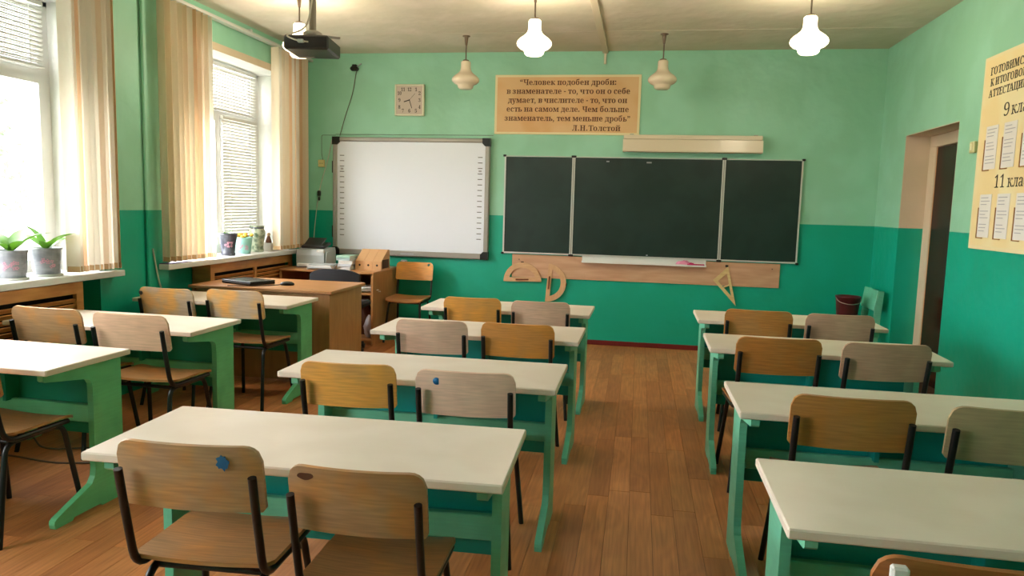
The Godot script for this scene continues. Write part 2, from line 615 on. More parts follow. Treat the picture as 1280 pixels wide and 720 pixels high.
func build_windows():
	var px := -3.50
	for i in WINS.size():
		var z0: float = WINS[i][0]
		var z1: float = WINS[i][1]
		var w := structure("window_%d" % (i + 1))
		# white plastered reveals and soffit
		var rv := MB.new()
		rv.box(Vector3(XL - WT, SILL, z0), Vector3(XL + 0.004, HEAD, z0 + 0.012))
		rv.box(Vector3(XL - WT, SILL, z1 - 0.012), Vector3(XL + 0.004, HEAD, z1))
		rv.box(Vector3(XL - WT, HEAD - 0.012, z0 + 0.012), Vector3(XL + 0.004, HEAD, z1 - 0.012))
		obj("reveal", rv.done(), M.plaster, w)
		var lip := MB.new()
		lip.box(Vector3(XL, HEAD - 0.02, z0 - 0.02), Vector3(XL + 0.006, HEAD + 0.045, z1 + 0.02))
		obj("head_trim", lip.done(), M.cream_paint, w)
		var sl := MB.new()
		sl.cbox(Transform3D(Basis(), Vector3((px + XL) * 0.5, SILL - 0.021, (z0 + z1) * 0.5)), Vector3(XL - px, 0.042, z1 - z0), 0.003)
		sl.cbox(Transform3D(Basis(), Vector3(XL + 0.045, SILL - 0.021, (z0 + z1 - 0.02) * 0.5)), Vector3(0.09, 0.042, z1 - z0 + 0.26), 0.005)
		obj("window_sill", sl.done(), M.window_white, w)
		# frame
		var f := MB.new()
		var a := z0 + 0.012
		var b := z1 - 0.012
		var tr := 2.235
		var mu := z0 + 0.76
		f.box(Vector3(px - 0.035, SILL, a), Vector3(px + 0.035, HEAD - 0.012, a + 0.07))
		f.box(Vector3(px - 0.035, SILL, b - 0.03), Vector3(px + 0.035, HEAD - 0.012, b))
		f.box(Vector3(px - 0.035, SILL, a), Vector3(px + 0.035, SILL + 0.05, b))
		f.box(Vector3(px - 0.035, HEAD - 0.042, a), Vector3(px + 0.035, HEAD - 0.012, b))
		f.box(Vector3(px - 0.035, tr - 0.03, a + 0.03), Vector3(px + 0.036, tr + 0.03, b - 0.03))
		f.box(Vector3(px - 0.035, SILL + 0.05, mu - 0.03), Vector3(px + 0.036, tr - 0.03, mu + 0.03))
		obj("frame", f.done(), M.window_white, w)
		var cells := [[a + 0.07, mu - 0.03, SILL + 0.05, tr - 0.03], [mu + 0.03, b - 0.03, SILL + 0.05, tr - 0.03], [a + 0.07, b - 0.03, tr + 0.03, HEAD - 0.042]]
		for c in cells:
			var s := MB.new()
			s.box(Vector3(px + 0.005, c[2], c[0]), Vector3(px + 0.042, c[3], c[0] + 0.03))
			s.box(Vector3(px + 0.005, c[2], c[1] - 0.03), Vector3(px + 0.042, c[3], c[1]))
			s.box(Vector3(px + 0.005, c[2], c[0] + 0.03), Vector3(px + 0.042, c[2] + 0.03, c[1] - 0.03))
			s.box(Vector3(px + 0.005, c[3] - 0.03, c[0] + 0.03), Vector3(px + 0.042, c[3], c[1] - 0.03))
			var so := obj("sash", s.done(), M.window_white, w)
			part_span("pane", so, Vector3(px + 0.02, c[2] + 0.03, c[0] + 0.03), Vector3(px + 0.026, c[3] - 0.03, c[1] - 0.03), M.glass)
	# venetian blinds
	venetian("white venetian blind across the top of the far window", WINS[0][0] + 0.13, WINS[0][1] - 0.06, 2.27, 2.70)
	venetian("long white venetian blind behind the vase on the far window sill", WINS[0][0] + 0.13, WINS[0][0] + 0.76, 1.0, 2.225)
	venetian("white venetian blind above the two orchids in the nearer window", WINS[1][0] + 0.10, WINS[1][1] - 0.06, 2.27, 2.70)
	# vertical blinds on their rail under the ceiling
	vertical_blind("beige vertical blind bunched beside the two orchid pots", 3.17, 3.62, 12, 3)
	vertical_blind("beige vertical blind bunched at the near end of the far window", 2.00, 2.66, 11, 4)
	vertical_blind("beige vertical blind bunched in the far corner behind the projector", 0.24, 0.92, 11, 6)
	var rail := thing("curtain_rail", "pale metal curtain rail under the ceiling along the window wall", "curtain rail", Vector3(XL + 0.075, 0, 0))
	part_span("track", rail, Vector3(-0.03, 2.935, 0.1), Vector3(0.03, 2.962, 8.2), M.alu_light, 0.003)
	for k in 8:
		part_span("bracket", rail, Vector3(-0.075, 2.962, 0.25 + k * 1.1), Vector3(0.02, 2.985, 0.28 + k * 1.1), M.alu_light)
	# radiators' wooden screens
	radiator_screen("wooden slatted radiator screen under the window with the two orchids", 3.46, 4.95)
	radiator_screen("wooden slatted radiator screen under the far window beside the printer", 0.46, 1.98)
	# heating pipe painted like the wall
	var pipe := thing("heating_pipe", "thin heating pipe painted green standing between the two windows", "pipe", Vector3(XL + 0.016, 0, 2.78))
	part_tube("upper_pipe", pipe, [Vector3(0, G, 0), Vector3(0, H, 0)], 0.013, M.wall_light, 10)
	part_tube("lower_pipe", pipe, [Vector3(0, 0.0, 0), Vector3(0, G, 0)], 0.013, M.wall_dark, 10)
	var wire := part_tube("wall_wire", self, fillet([Vector3(XL + 0.012, 1.05, 2.72), Vector3(XL + 0.012, 0.8, 2.66), Vector3(XL + 0.02, 0.4, 2.5), Vector3(XL + 0.02, 0.02, 2.45)], 0.1), 0.006, M.white_cord, 6)
	tag(wire, "loose white wire hanging on the dark green wall below the pipe", "wire")

func venetian(label: String, z0: float, z1: float, y0: float, y1: float):
	var px := -3.425
	var t := thing("venetian_blind", label, "blind", Vector3(px, y0, (z0 + z1) * 0.5), 0.0, "venetian blinds in the windows")
	var hz := (z1 - z0) * 0.5
	var hh := y1 - y0
	part_span("head_rail", t, Vector3(-0.015, hh - 0.03, -hz), Vector3(0.015, hh, hz), M.blind, 0.003)
	part_span("bottom_rail", t, Vector3(-0.012, 0, -hz), Vector3(0.012, 0.014, hz), M.blind, 0.003)
	var mb := MB.new()
	var n := int((hh - 0.05) / 0.03)
	for k in n:
		var y := 0.032 + k * 0.03
		# a bowed strip, nearly closed
		for j in 3:
			var a := deg_to_rad([48.0, 66.0, 84.0][j])
			mb.obox(Transform3D(Basis(Vector3(0, 0, 1), a), Vector3([-0.0095, 0.0, 0.0055][j], y + [-0.0108, 0.0, 0.0118][j], 0)), Vector3(0.0125, 0.0006, hz * 2.0))
	var s := obj("slats", mb.done(), M.blind, t)
	s.set_meta("kind", "stuff")
	for zz in [-hz + 0.12, hz - 0.12]:
		part_tube("ladder_cord", t, [Vector3(0.014, 0.01, zz), Vector3(0.014, hh - 0.02, zz)], 0.0025, M.white_plastic, 5)

func vertical_blind(label: String, z0: float, z1: float, n: int, sd: int):
	var x := XL + 0.075
	var t := thing("vertical_blind", label, "vertical blind", Vector3(x, 0.945, (z0 + z1) * 0.5), 0.0, "vertical blinds on the window wall")
	var rng := RandomNumberGenerator.new()
	rng.seed = sd
	var top := 2.93 - 0.945
	var mb := MB.new()
	# one vane: a slightly bowed strip of cloth
	mb.sheet(Transform3D(), 0.044, func(_x): return 0.0, func(_x): return top, func(xx, _v): return 3.0 * xx * xx, 0.0012, 6)
	var vane := mb.done()
	var hemm := boxmesh(Vector3(0.088, 0.036, 0.004))
	for k in n:
		var z := lerpf(z0 + 0.03, z1 - 0.03, float(k) / (n - 1)) - (z0 + z1) * 0.5
		var v := obj("vane", vane, M.vane[rng.randi() % M.vane.size()], t)
		v.position = Vector3(rng.randf_range(-0.008, 0.008), 0, z)
		v.rotation.y = deg_to_rad(rng.randf_range(-20, 24))
		var h := obj("weight_pocket", hemm, M.vane_hem, v)
		h.position = Vector3(0, 0.02, 0.003)

func radiator_screen(label: String, z0: float, z1: float):
	var t := thing("radiator_screen", label, "radiator cover", Vector3(XL - 0.05, 0, (z0 + z1) * 0.5), 0.0, "wooden radiator screens")
	var hz := (z1 - z0) * 0.5
	var y0 := 0.12
	var y1 := SILL - 0.055
	var fx := 0.075
	var fr := MB.new()
	fr.box(Vector3(fx - 0.02, y1 - 0.075, -hz), Vector3(fx, y1, hz))
	fr.box(Vector3(fx - 0.02, y0, -hz), Vector3(fx, y0 + 0.07, hz))
	for zz in [-hz, hz - 0.06]:
		fr.box(Vector3(fx - 0.02, y0 + 0.07, zz), Vector3(fx, y1 - 0.075, zz + 0.06))
	fr.box(Vector3(fx - 0.02, y0 + 0.07, -0.02), Vector3(fx, y1 - 0.075, 0.02))
	obj("frame", fr.done(), M.rad_wood, t)
	for s in [-1.0, 1.0]:
		part_span("side_board", t, Vector3(-0.10, y0, s * hz - (0.016 if s > 0 else 0.0)), Vector3(fx - 0.02, y1, s * hz + (0.0 if s > 0 else 0.016)), M.rad_wood)
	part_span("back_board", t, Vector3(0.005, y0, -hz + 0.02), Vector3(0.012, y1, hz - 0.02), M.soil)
	var hl := hz - 0.08
	var slat := boxmesh(Vector3(0.012, 0.026, hl))
	var y := y0 + 0.09
	while y < y1 - 0.09:
		for s in [-1.0, 1.0]:
			var o := obj("slat", slat, M.rad_wood, t)
			o.position = Vector3(fx - 0.018, y, s * (0.02 + hl * 0.5))
			o.rotation.z = deg_to_rad(-28)
		y += 0.036

func build_door():
	var d := structure("door_1")
	var z0 := DOOR_Z0
	var z1 := DOOR_Z1
	# painted reveals: cream above the dado, green below
	var up := MB.new()
	var dn := MB.new()
	for zz in [[z0, z0 + 0.006], [z1 - 0.006, z1]]:
		up.box(Vector3(XR + 0.001, G, zz[0]), Vector3(XR + 0.36, DOOR_H, zz[1]))
		dn.box(Vector3(XR + 0.001, 0, zz[0]), Vector3(XR + 0.36, G, zz[1]))
	up.box(Vector3(XR + 0.001, DOOR_H - 0.006, z0 + 0.006), Vector3(XR + 0.36, DOOR_H, z1 - 0.006))
	obj("cream_reveal", up.done(), M.cream_paint, d)
	obj("green_reveal", dn.done(), M.wall_dark, d)
	# frame set back in the niche
	var fx := XR + 0.20
	var a := z0 + 0.006
	var b := z1 - 0.006
	var top := DOOR_H - 0.006
	part_span("door_jamb", d, Vector3(fx, 0, a), Vector3(fx + 0.11, top - 0.10, a + 0.15), M.cream_paint, 0.004)
	part_span("door_jamb", d, Vector3(fx, 0, b - 0.10), Vector3(fx + 0.11, top - 0.10, b), M.cream_paint, 0.004)
	part_span("door_head", d, Vector3(fx, top - 0.10, a), Vector3(fx + 0.11, top, b), M.cream_paint, 0.004)
	part_span("door_stop", d, Vector3(fx + 0.03, 0, a + 0.15), Vector3(fx + 0.09, top - 0.10, a + 0.20), M.cream_paint, 0.003)
	for y in [0.98, 1.02]:
		part_span("latch_hole", d, Vector3(fx + 0.05, y, a + 0.2012), Vector3(fx + 0.065, y + 0.022, a + 0.2022), M.ink)
	part_span("strike_plate", d, Vector3(fx + 0.045, 0.92, a + 0.20), Vector3(fx + 0.07, 1.12, a + 0.2012), M.alu)
	part_span("hinge", d, Vector3(fx + 0.035, 1.78, a + 0.20), Vector3(fx + 0.06, 1.88, a + 0.21), M.alu)
	# glossy brown leaf, ajar towards the corridor
	var leaf := Node3D.new()
	leaf.name = "door_leaf"
	d.add_child(leaf)
	leaf.position = Vector3(fx + 0.09, 0, b - 0.10)
	leaf.rotation.y = deg_to_rad(7.0)
	var lw := b - a - 0.30
	part_span("leaf_board", leaf, Vector3(0, 0.01, -lw), Vector3(0.04, top - 0.11, 0), M.door_wood, 0.003)
	part_span("edge_strip", leaf, Vector3(-0.002, 0.012, -lw - 0.002), Vector3(0.042, top - 0.112, -lw + 0.001), M.rad_wood)

# ---------------------------------------------------------------- desks and chairs
func desk_panel_shape() -> PackedVector2Array:
	# outline of a side panel: x is towards the pupil, y is up
	var t0 := T - 0.026
	return PackedVector2Array([
		Vector2(-0.235, 0), Vector2(-0.235, t0), Vector2(0.215, t0), Vector2(0.215, t0 - 0.03), Vector2(0.205, t0 - 0.038), Vector2(-0.015, t0 - 0.072),
		Vector2(-0.04, t0 - 0.082), Vector2(-0.052, t0 - 0.10), Vector2(-0.055, t0 - 0.13), Vector2(-0.055, 0.19), Vector2(-0.05, 0.155), Vector2(-0.03, 0.125),
		Vector2(0.175, 0.045), Vector2(0.188, 0.035), Vector2(0.19, 0.02), Vector2(0.185, 0), Vector2(0.09, 0), Vector2(0.08, 0.012), Vector2(-0.08, 0.012), Vector2(-0.09, 0)])

func build_desks():
	var L := 1.2
	var W := 0.5
	# name, near left corner x, z, turn, label
	var list := [
		["m", -1.018, 5.975, 1.8, "white-topped double desk nearest the camera in the middle row", 1.22],
		["m", -0.977, 4.898, 0.2, "white-topped double desk in the middle row, second from the camera", 1.2],
		["m", -0.977, 3.801, -0.5, "white-topped double desk in the middle row, third from the camera", 1.2],
		["m", -0.986, 2.774, -0.7, "white-topped double desk at the front of the middle row", 1.2],
		["m", 0.894, 6.038, -0.2, "white-topped double desk at the bottom right, nearest in the right row", 1.2],
		["m", 0.916, 5.031, 0.2, "white-topped double desk in the right row, second from the camera", 1.2],
		["m", 0.924, 3.765, -0.6, "white-topped double desk in the right row, third from the camera", 1.2],
		["m", 0.941, 2.727, -0.2, "white-topped double desk at the front of the right row beside the bucket", 1.2],
		["l", -3.067, 5.128, -1.6, "white-topped green desk at the left edge, nearest in the window row", 1.2],
		["l", -3.047, 4.175, -0.7, "white-topped green desk in the middle of the window row", 1.2],
		["l", -3.053, 3.072, -0.2, "white-topped green desk in the window row touching the teacher's desk", 1.2]]
	var shape := desk_panel_shape()
	for e in list:
		L = e[5]
		var yaw := deg_to_rad(e[3])
		var c := Vector3(e[1], 0, e[2]) + Basis(Vector3.UP, yaw) * Vector3(L * 0.5, 0, -W * 0.5)
		var t := thing("school_desk", e[4], "desk", c, yaw, "double school desks in three rows")
		var side: Material = M.desk_green if e[0] == "l" else M.desk_mint
		var inner: Material = M.desk_inner if e[0] == "l" else M.desk_teal
		part_box("table_top", t, Vector3(0, T - 0.013, 0), Vector3(L, 0.026, W), M.top, 0.004)
		var key := "panel"
		if not meshes.has(key):
			var mb := MB.new()
			mb.prism(Transform3D(Basis(Vector3(0, 0, 1), Vector3(0, 1, 0), Vector3(-1, 0, 0)), Vector3.ZERO), shape, 0.03)
			meshes[key] = mb.done()
		for s in [-1.0, 1.0]:
			var p := obj("side_panel", meshes[key], side, t)
			p.position = Vector3(s * (L * 0.5 - 0.062), 0, 0)
		var iw := L - 0.154
		part_span("modesty_panel", t, Vector3(-iw * 0.5, 0.30, -0.215), Vector3(iw * 0.5, T - 0.026, -0.199), inner)
		part_span("stretcher", t, Vector3(-iw * 0.5, 0.37, -0.175), Vector3(iw * 0.5, 0.455, -0.150), side, 0.003)
		part_span("shelf", t, Vector3(-iw * 0.5, 0.435, -0.199), Vector3(iw * 0.5, 0.449, -0.175), inner)
		part_span("centre_divider", t, Vector3(-0.009, 0.449, -0.199), Vector3(0.009, T - 0.026, -0.12), inner)

func chair_meshes():
	var hw := 0.20
	# backrest: bent plywood, upper corners rounded wide
	var mb := MB.new()
	var top := 0.80
	var bot := 0.61
	var corner := func(x: float, r: float):
		var d := absf(x) - (hw - r)
		return r - sqrt(maxf(r * r - d * d, 0.0)) if d > 0.0 else 0.0
	mb.sheet(Transform3D(Basis(Vector3(1, 0, 0), deg_to_rad(10.0)), Vector3(0, 0.80, 0.235)) * Transform3D(Basis(), Vector3(0, -0.80, 0)), hw,
		func(x): return bot + corner.call(x, 0.012), func(x): return top - corner.call(x, 0.045), func(x, _v): return 0.016 * (1.0 - x * x / (hw * hw)) - 0.016, 0.011, 24)
	meshes.backrest = mb.done()
	# seat: columns across, front edge rounded down
	mb = MB.new()
	var sh := 0.198
	var scorner := func(x: float, r: float):
		var d := absf(x) - (sh - r)
		return r - sqrt(maxf(r * r - d * d, 0.0)) if d > 0.0 else 0.0
	mb.sheet(Transform3D(Basis(Vector3(1, 0, 0), Vector3(0, 0, -1), Vector3(0, 1, 0)), Vector3(0, 0.452, 0)), sh,
		func(x): return -0.17 + scorner.call(x, 0.03), func(x): return 0.195 - scorner.call(x, 0.05),
		func(x, v): return -0.010 * (1.0 - x * x / (sh * sh)) - 0.02 * pow(maxf(v - 0.11, 0.0) / 0.085, 2.0) + 0.006 * pow(maxf(-v - 0.1, 0.0) / 0.07, 2.0), 0.012, 20)
	meshes.seat = mb.done()
	for s in [-1.0, 1.0]:
		var x: float = s * 0.183
		mb = MB.new()
		mb.tube(fillet([Vector3(x, 0.725, 0.238), Vector3(x, 0.60, 0.214), Vector3(x, 0.425, 0.175), Vector3(x, 0.425, -0.15)], 0.06), 0.0115, 10)
		meshes["post%d" % int(s)] = mb.done()
		mb = MB.new()
		mb.tube(fillet([Vector3(x + s * 0.012, 0.0, 0.235), Vector3(x - s * 0.022, 0.408, 0.15), Vector3(x - s * 0.022, 0.408, 0.05)], 0.05), 0.0115, 10)
		meshes["rearleg%d" % int(s)] = mb.done()
		mb = MB.new()
		mb.tube(fillet([Vector3(x + s * 0.012, 0.0, -0.205), Vector3(x - s * 0.022, 0.408, -0.145), Vector3(x - s * 0.022, 0.408, 0.05)], 0.05), 0.0115, 10)
		meshes["frontleg%d" % int(s)] = mb.done()
	mb = MB.new()
	mb.tube([Vector3(-0.16, 0.405, 0.11), Vector3(0.16, 0.405, 0.11)], 0.0095, 8)
	meshes.bar_rear = mb.done()
	mb = MB.new()
	mb.tube([Vector3(-0.16, 0.405, -0.10), Vector3(0.16, 0.405, -0.10)], 0.0095, 8)
	meshes.bar_front = mb.done()
	mb = MB.new()
	mb.lathe(Transform3D(Basis(Vector3(1, 0, 0), PI / 2), Vector3.ZERO), [Vector2(0.0, 0.0), Vector2(0.0155, 0.0), Vector2(0.0155, 0.0012), Vector2(0.0, 0.0012)], 18)
	meshes.dot = mb.done()
	# paint splash: ragged outline
	var pts := PackedVector2Array()
	var rng := RandomNumberGenerator.new()
	rng.seed = 3
	for k in 22:
		var a := TAU * k / 22.0
		var r := 0.0145 * (1.0 + rng.randf_range(-0.22, 0.28))
		pts.append(Vector2(cos(a) * r, sin(a) * r * 1.15))
	mb = MB.new()
	mb.prism(Transform3D(), pts, 0.0012)
	meshes.splash = mb.done()

func chair(label: String, pos: Vector3, yaw: float, w: float, top: float, ply: String, tint: Color, seed_: int) -> Node3D:
	var t := thing("school_chair", label, "chair", pos, yaw, "plywood school chairs on black tube frames")
	var off := Vector3(fmod(seed_ * 0.37, 1.0), fmod(seed_ * 0.61, 1.0), fmod(seed_ * 0.23, 1.0))
	var bm := tri_mat(M.ply[ply], 2.1, 0.42, tint, off)
	var sm := tri_mat(M.ply.seat, 2.0, 0.38, tint, off)
	var sc := Vector3(w / 0.40, top / 0.80, 1.0)
	var P := func(n, mesh, m):
		var o := obj(n, mesh, m, t)
		o.scale = sc
		return o
	P.call("backrest", meshes.backrest, bm)
	P.call("seat", meshes.seat, sm)
	for s in [-1, 1]:
		P.call("back_post", meshes["post%d" % s], M.tube)
		P.call("leg", meshes["rearleg%d" % s], M.tube)
		P.call("leg", meshes["frontleg%d" % s], M.tube)
	P.call("cross_bar", meshes.bar_rear, M.tube)
	P.call("cross_bar", meshes.bar_front, M.tube)
	return t

func build_chairs():
	chair_meshes()
	# x and z of the middle of the top edge, turn, width, height, plywood, tint, label
	var W := Color.WHITE
	var list := [
		[-0.616, 6.085, 3.6, 0.403, 0.810, "brown_worn", W, "worn plywood chair with a blue paint splash, at the nearest middle desk"],
		[-0.153, 6.083, 1.6, 0.365, 0.780, "brown_worn", Color(0.94, 0.92, 0.9), "smaller brown plywood chair beside the blue-splashed one at the nearest desk"],
		[-0.621, 5.004, 3.7, 0.400, 0.795, "orange", W, "orange plywood chair left of the one with the blue dot"],
		[-0.128, 5.014, 2.6, 0.402, 0.795, "pale", W, "pale plywood chair with a round blue dot on its backrest"],
		[-0.581, 3.918, 3.4, 0.403, 0.810, "pale", W, "pale plywood chair on the left at the third desk of the middle row"],
		[-0.108, 3.881, 0.1, 0.407, 0.810, "orange", Color(0.92, 0.86, 0.82), "brownish orange chair on the right at the third desk of the middle row"],
		[-0.593, 2.869, 3.1, 0.403, 0.810, "orange", Color(1.0, 0.97, 0.92), "yellowish orange chair at the front desk of the middle row"],
		[-0.111, 2.904, 3.6, 0.400, 0.810, "pale", Color(0.97, 0.95, 0.93), "pale plywood chair at the front desk of the middle row under the protractors"],
		[1.305, 2.886, -4.5, 0.421, 0.820, "brown", W, "brown plywood chair at the front desk of the right row"],
		[1.800, 2.907, 1.1, 0.415, 0.820, "pale", Color(0.9, 0.86, 0.82), "pale plywood chair at the front desk of the right row before the bucket"],
		[1.246, 3.946, 2.9, 0.420, 0.820, "brown", Color(1.0, 0.95, 0.9), "brown plywood chair on the left at the third desk of the right row"],
		[1.759, 3.942, 5.2, 0.427, 0.820, "pale", Color(0.88, 0.84, 0.8), "greyish plywood chair at the third desk of the right row, before the door"],
		[1.281, 5.126, -0.7, 0.410, 0.820, "brown", Color(0.96, 0.96, 0.92), "wide brown plywood chair at the second desk of the right row"],
		[1.790, 5.15, -0.5, 0.420, 0.820, "grey", W, "olive grey plywood chair cut by the right edge of the picture"],
		[1.190, 6.37, -1.5, 0.415, 0.820, "brown", Color(0.85, 0.8, 0.78), "dark brown chair with a white bracket at the bottom right corner"],
		[-2.647, 4.313, -3.3, 0.456, 0.830, "brown_worn", Color(0.96, 0.93, 0.88), "worn brown chair at the second window desk, nearest the radiator screen"],
		[-2.101, 4.362, -1.8, 0.451, 0.830, "pale", Color(1.0, 0.98, 0.93), "pale plywood chair at the second window desk"],
		[-2.635, 3.300, -4.5, 0.425, 0.830, "orange_worn", W, "worn orange chair nearest the window wall at the front window desk"],
		[-2.165, 3.236, -2.2, 0.425, 0.830, "orange_worn", W, "orange chair with a grey worn patch, before the teacher's desk"],
		[-2.190, 5.300, -2.0, 0.420, 0.810, "brown", W, "chair with a dark brown seat cut by the left edge of the picture"]]
	var made := []
	var k := 0
	for e in list:
		var yaw := deg_to_rad(e[2])
		var pos := Vector3(e[0], 0, e[1]) + Basis(Vector3.UP, yaw) * Vector3(0, 0, -0.235)
		made.append(chair(e[7], pos, yaw, e[3], e[4], e[5], e[6], k * 3 + 1))
		k += 1
	var wc := chair("orange plywood chair standing alone under the whiteboard, facing the class", Vector3(-1.845, 0, 0.385), PI, 0.41, 0.815, "orange", Color(1.0, 0.96, 0.9), 77)
	var d := obj("sticker", meshes.dot, mat(Color(0.16, 0.40, 0.36), 0.5), wc)
	d.position = Vector3(-0.155, 0.79, 0.214)
	# marks on single chairs
	var s := obj("paint_splash", meshes.splash, M.sticker, made[0])
	s.position = Vector3(0.102, 0.765, 0.2312)
	s.rotation.x = deg_to_rad(10)
	s.scale = Vector3(1.15, 1.15, 1)
	s = obj("dot_sticker", meshes.dot, M.sticker, made[3])
	s.position = Vector3(-0.112, 0.752, 0.2275)
	s.rotation.x = deg_to_rad(10)
	for q in [[1, -0.13, 0.755, Color(0.40, 0.24, 0.16), 0.022, 0.010], [17, -0.19, 0.79, Color(0.2, 0.2, 0.17), 0.015, 0.015]]:
		var pts := PackedVector2Array()
		for j in 16:
			var a := TAU * j / 16.0
			pts.append(Vector2(cos(a) * q[4], sin(a) * q[5] * (1.0 + 0.15 * sin(3.0 * a))))
		var mb := MB.new()
		mb.prism(Transform3D(), pts, 0.001)
		var st := obj("stain", mb.done(), mat(q[3], 0.6), made[q[0]])
		st.position = Vector3(q[1], q[2], 0.2305)
		st.rotation.x = deg_to_rad(10)
	# white bracket on the nearest chair on the right
	part_box("bracket", made[14], Vector3(-0.172, 0.765, 0.252), Vector3(0.03, 0.10, 0.022), M.white_plastic, 0.004)

# ---------------------------------------------------------------- teacher's corner
func build_teacher_corner():
	# desk
	var t := thing("teacher_desk", "brown wood-veneer teacher's desk carrying the closed laptop", "desk", Vector3(-2.42, 0, 2.08))
	part_box("table_top", t, Vector3(0, 0.738, 0), Vector3(1.22, 0.024, 0.72), M.beech_top, 0.003)
	part_span("side_panel", t, Vector3(0.565, 0, -0.33), Vector3(0.587, 0.726, 0.34), M.beech)
	part_span("side_panel", t, Vector3(-0.587, 0, -0.33), Vector3(-0.565, 0.726, 0.34), M.beech)
	part_span("front_panel", t, Vector3(-0.565, 0.02, 0.30), Vector3(0.565, 0.726, 0.318), M.beech)
	part_span("back_rail", t, Vector3(-0.565, 0.60, -0.30), Vector3(0.565, 0.726, -0.284), M.beech)
	# laptop, closed
	var lp := thing("laptop", "closed black laptop lying on the teacher's desk", "laptop", Vector3(-2.66, 0.75, 2.16), deg_to_rad(-22))
	part_box("base", lp, Vector3(0, 0.011, 0), Vector3(0.36, 0.020, 0.25), M.black_plastic, 0.004)
	part_box("lid", lp, Vector3(0, 0.027, 0), Vector3(0.36, 0.010, 0.25), mat(Color(0.12, 0.12, 0.13), 0.25), 0.003)
	var ms := thing("computer_mouse", "black mouse on the teacher's desk beside the laptop", "mouse", Vector3(-2.31, 0.75, 2.17), 0.4)
	var mm := MB.new()
	mm.lathe(Transform3D(Basis().scaled(Vector3(1.35, 1, 0.85)), Vector3.ZERO), [Vector2(0.0, 0.0), Vector2(0.038, 0.0), Vector2(0.043, 0.008), Vector2(0.040, 0.018), Vector2(0.028, 0.028), Vector2(0.012, 0.032), Vector2(0, 0.033)], 18)
	obj("shell", mm.done(), M.black_plastic, ms)
	part_box("wheel", ms, Vector3(0.03, 0.027, 0), Vector3(0.014, 0.008, 0.006), M.grey_plastic, 0.002)
	var cb := MB.new()
	cb.tube(fillet([Vector3(-2.36, 0.755, 2.19), Vector3(-2.42, 0.755, 2.30), Vector3(-2.54, 0.755, 2.38), Vector3(-2.70, 0.755, 2.41)], 0.05), 0.0035, 6)
	tag(obj("laptop_cable", cb.done(), M.black_plastic), "thin black cable on the teacher's desk before the laptop", "cable")
	# cable bundle seen behind the lid
	# office chair
	var oc := thing("office_chair", "dark grey office chair behind the teacher's desk", "chair", Vector3(-2.27, 0, 1.16))
	var mb := MB.new()
	var ohw := 0.245
	mb.sheet(at(0, 0, 0.16), ohw, func(_x): return 0.48,
		func(x): return 0.815 - 0.055 * pow(absf(x) / ohw, 4.0), func(x, _v): return -0.35 * x * x, 0.04, 18)
	obj("backrest", mb.done(), M.grey_cloth, oc)
	part_box("seat", oc, Vector3(0, 0.46, -0.05), Vector3(0.42, 0.06, 0.42), M.grey_cloth, 0.02)
	part_tube("back_bracket", oc, fillet([Vector3(0, 0.42, 0.0), Vector3(0, 0.42, 0.17), Vector3(0, 0.62, 0.185)], 0.05), 0.018, M.black_plastic)
	part_tube("gas_lift", oc, [Vector3(0, 0.07, -0.05), Vector3(0, 0.44, -0.05)], 0.025, M.black_plastic, 12)
	for k in 5:
		var a := TAU * k / 5.0 + 0.3
		var e := Vector3(cos(a) * 0.23, 0.055, sin(a) * 0.23 - 0.05)
		var lg := part_tube("base_arm", oc, [Vector3(0, 0.10, -0.05), e], 0.016, M.black_plastic)
		var cm := MB.new()
		cm.lathe(Transform3D(Basis(Vector3(0, 0, 1), PI / 2), e - Vector3(0.0, 0.03, 0)), [Vector2(0, -0.012), Vector2(0.025, -0.012), Vector2(0.025, 0.012), Vector2(0, 0.012)], 14)
		obj("castor", cm.done(), M.black_plastic, lg)
	# side table along the board wall
	var c := thing("shelf_table", "brown open shelf table under the whiteboard carrying the printer", "table", Vector3(-2.60, 0, 0.42))
	var x0 := -0.49
	var x1 := 0.515
	part_span("table_top", c, Vector3(x0, 0.728, -0.39), Vector3(x1 + 0.01, 0.750, 0.39), M.beech_top, 0.003)
	part_span("side_panel", c, Vector3(x1 - 0.022, 0, -0.38), Vector3(x1, 0.728, 0.375), M.beech)
	part_span("side_panel", c, Vector3(x0, 0, -0.38), Vector3(x0 + 0.022, 0.728, 0.375), M.beech)
	part_span("divider", c, Vector3(x1 - 0.46, 0.06, -0.38), Vector3(x1 - 0.442, 0.728, 0.37), M.beech)
	part_span("shelf", c, Vector3(x1 - 0.442, 0.515, -0.38), Vector3(x1 - 0.022, 0.533, 0.37), M.beech)
	part_span("bottom_board", c, Vector3(x1 - 0.442, 0.05, -0.38), Vector3(x1 - 0.022, 0.07, 0.37), M.beech)
	part_span("back_board", c, Vector3(x0, 0.06, -0.385), Vector3(x1, 0.728, -0.38), M.beech)
	part_span("plinth", c, Vector3(x1 - 0.442, 0, 0.33), Vector3(x1 - 0.022, 0.05, 0.345), M.beech)
	# things in the shelves
	var rng := RandomNumberGenerator.new()
	rng.seed = 9
	var pp := thing("paper_heap", "loose heap of white papers on the shelf of the brown shelf table", "papers", Vector3(-2.24, 0.533, 0.58))
	for k in 7:
		var o := part_box("sheet", pp, Vector3(rng.randf_range(-0.03, 0.03), 0.004 + k * 0.007, rng.randf_range(-0.04, 0.04)), Vector3(0.21, 0.006, 0.29), M.white_paper)
		o.rotation.y = rng.randf_range(-0.5, 0.5)
		o.rotation.z = rng.randf_range(-0.02, 0.02)
	bag("brown_bag", "brown bag inside the lower shelf of the shelf table", Vector3(-2.28, 0.07, 0.52), Vector3(0.13, 0.36, 0.14), mat(Color(0.36, 0.17, 0.07), 0.6))
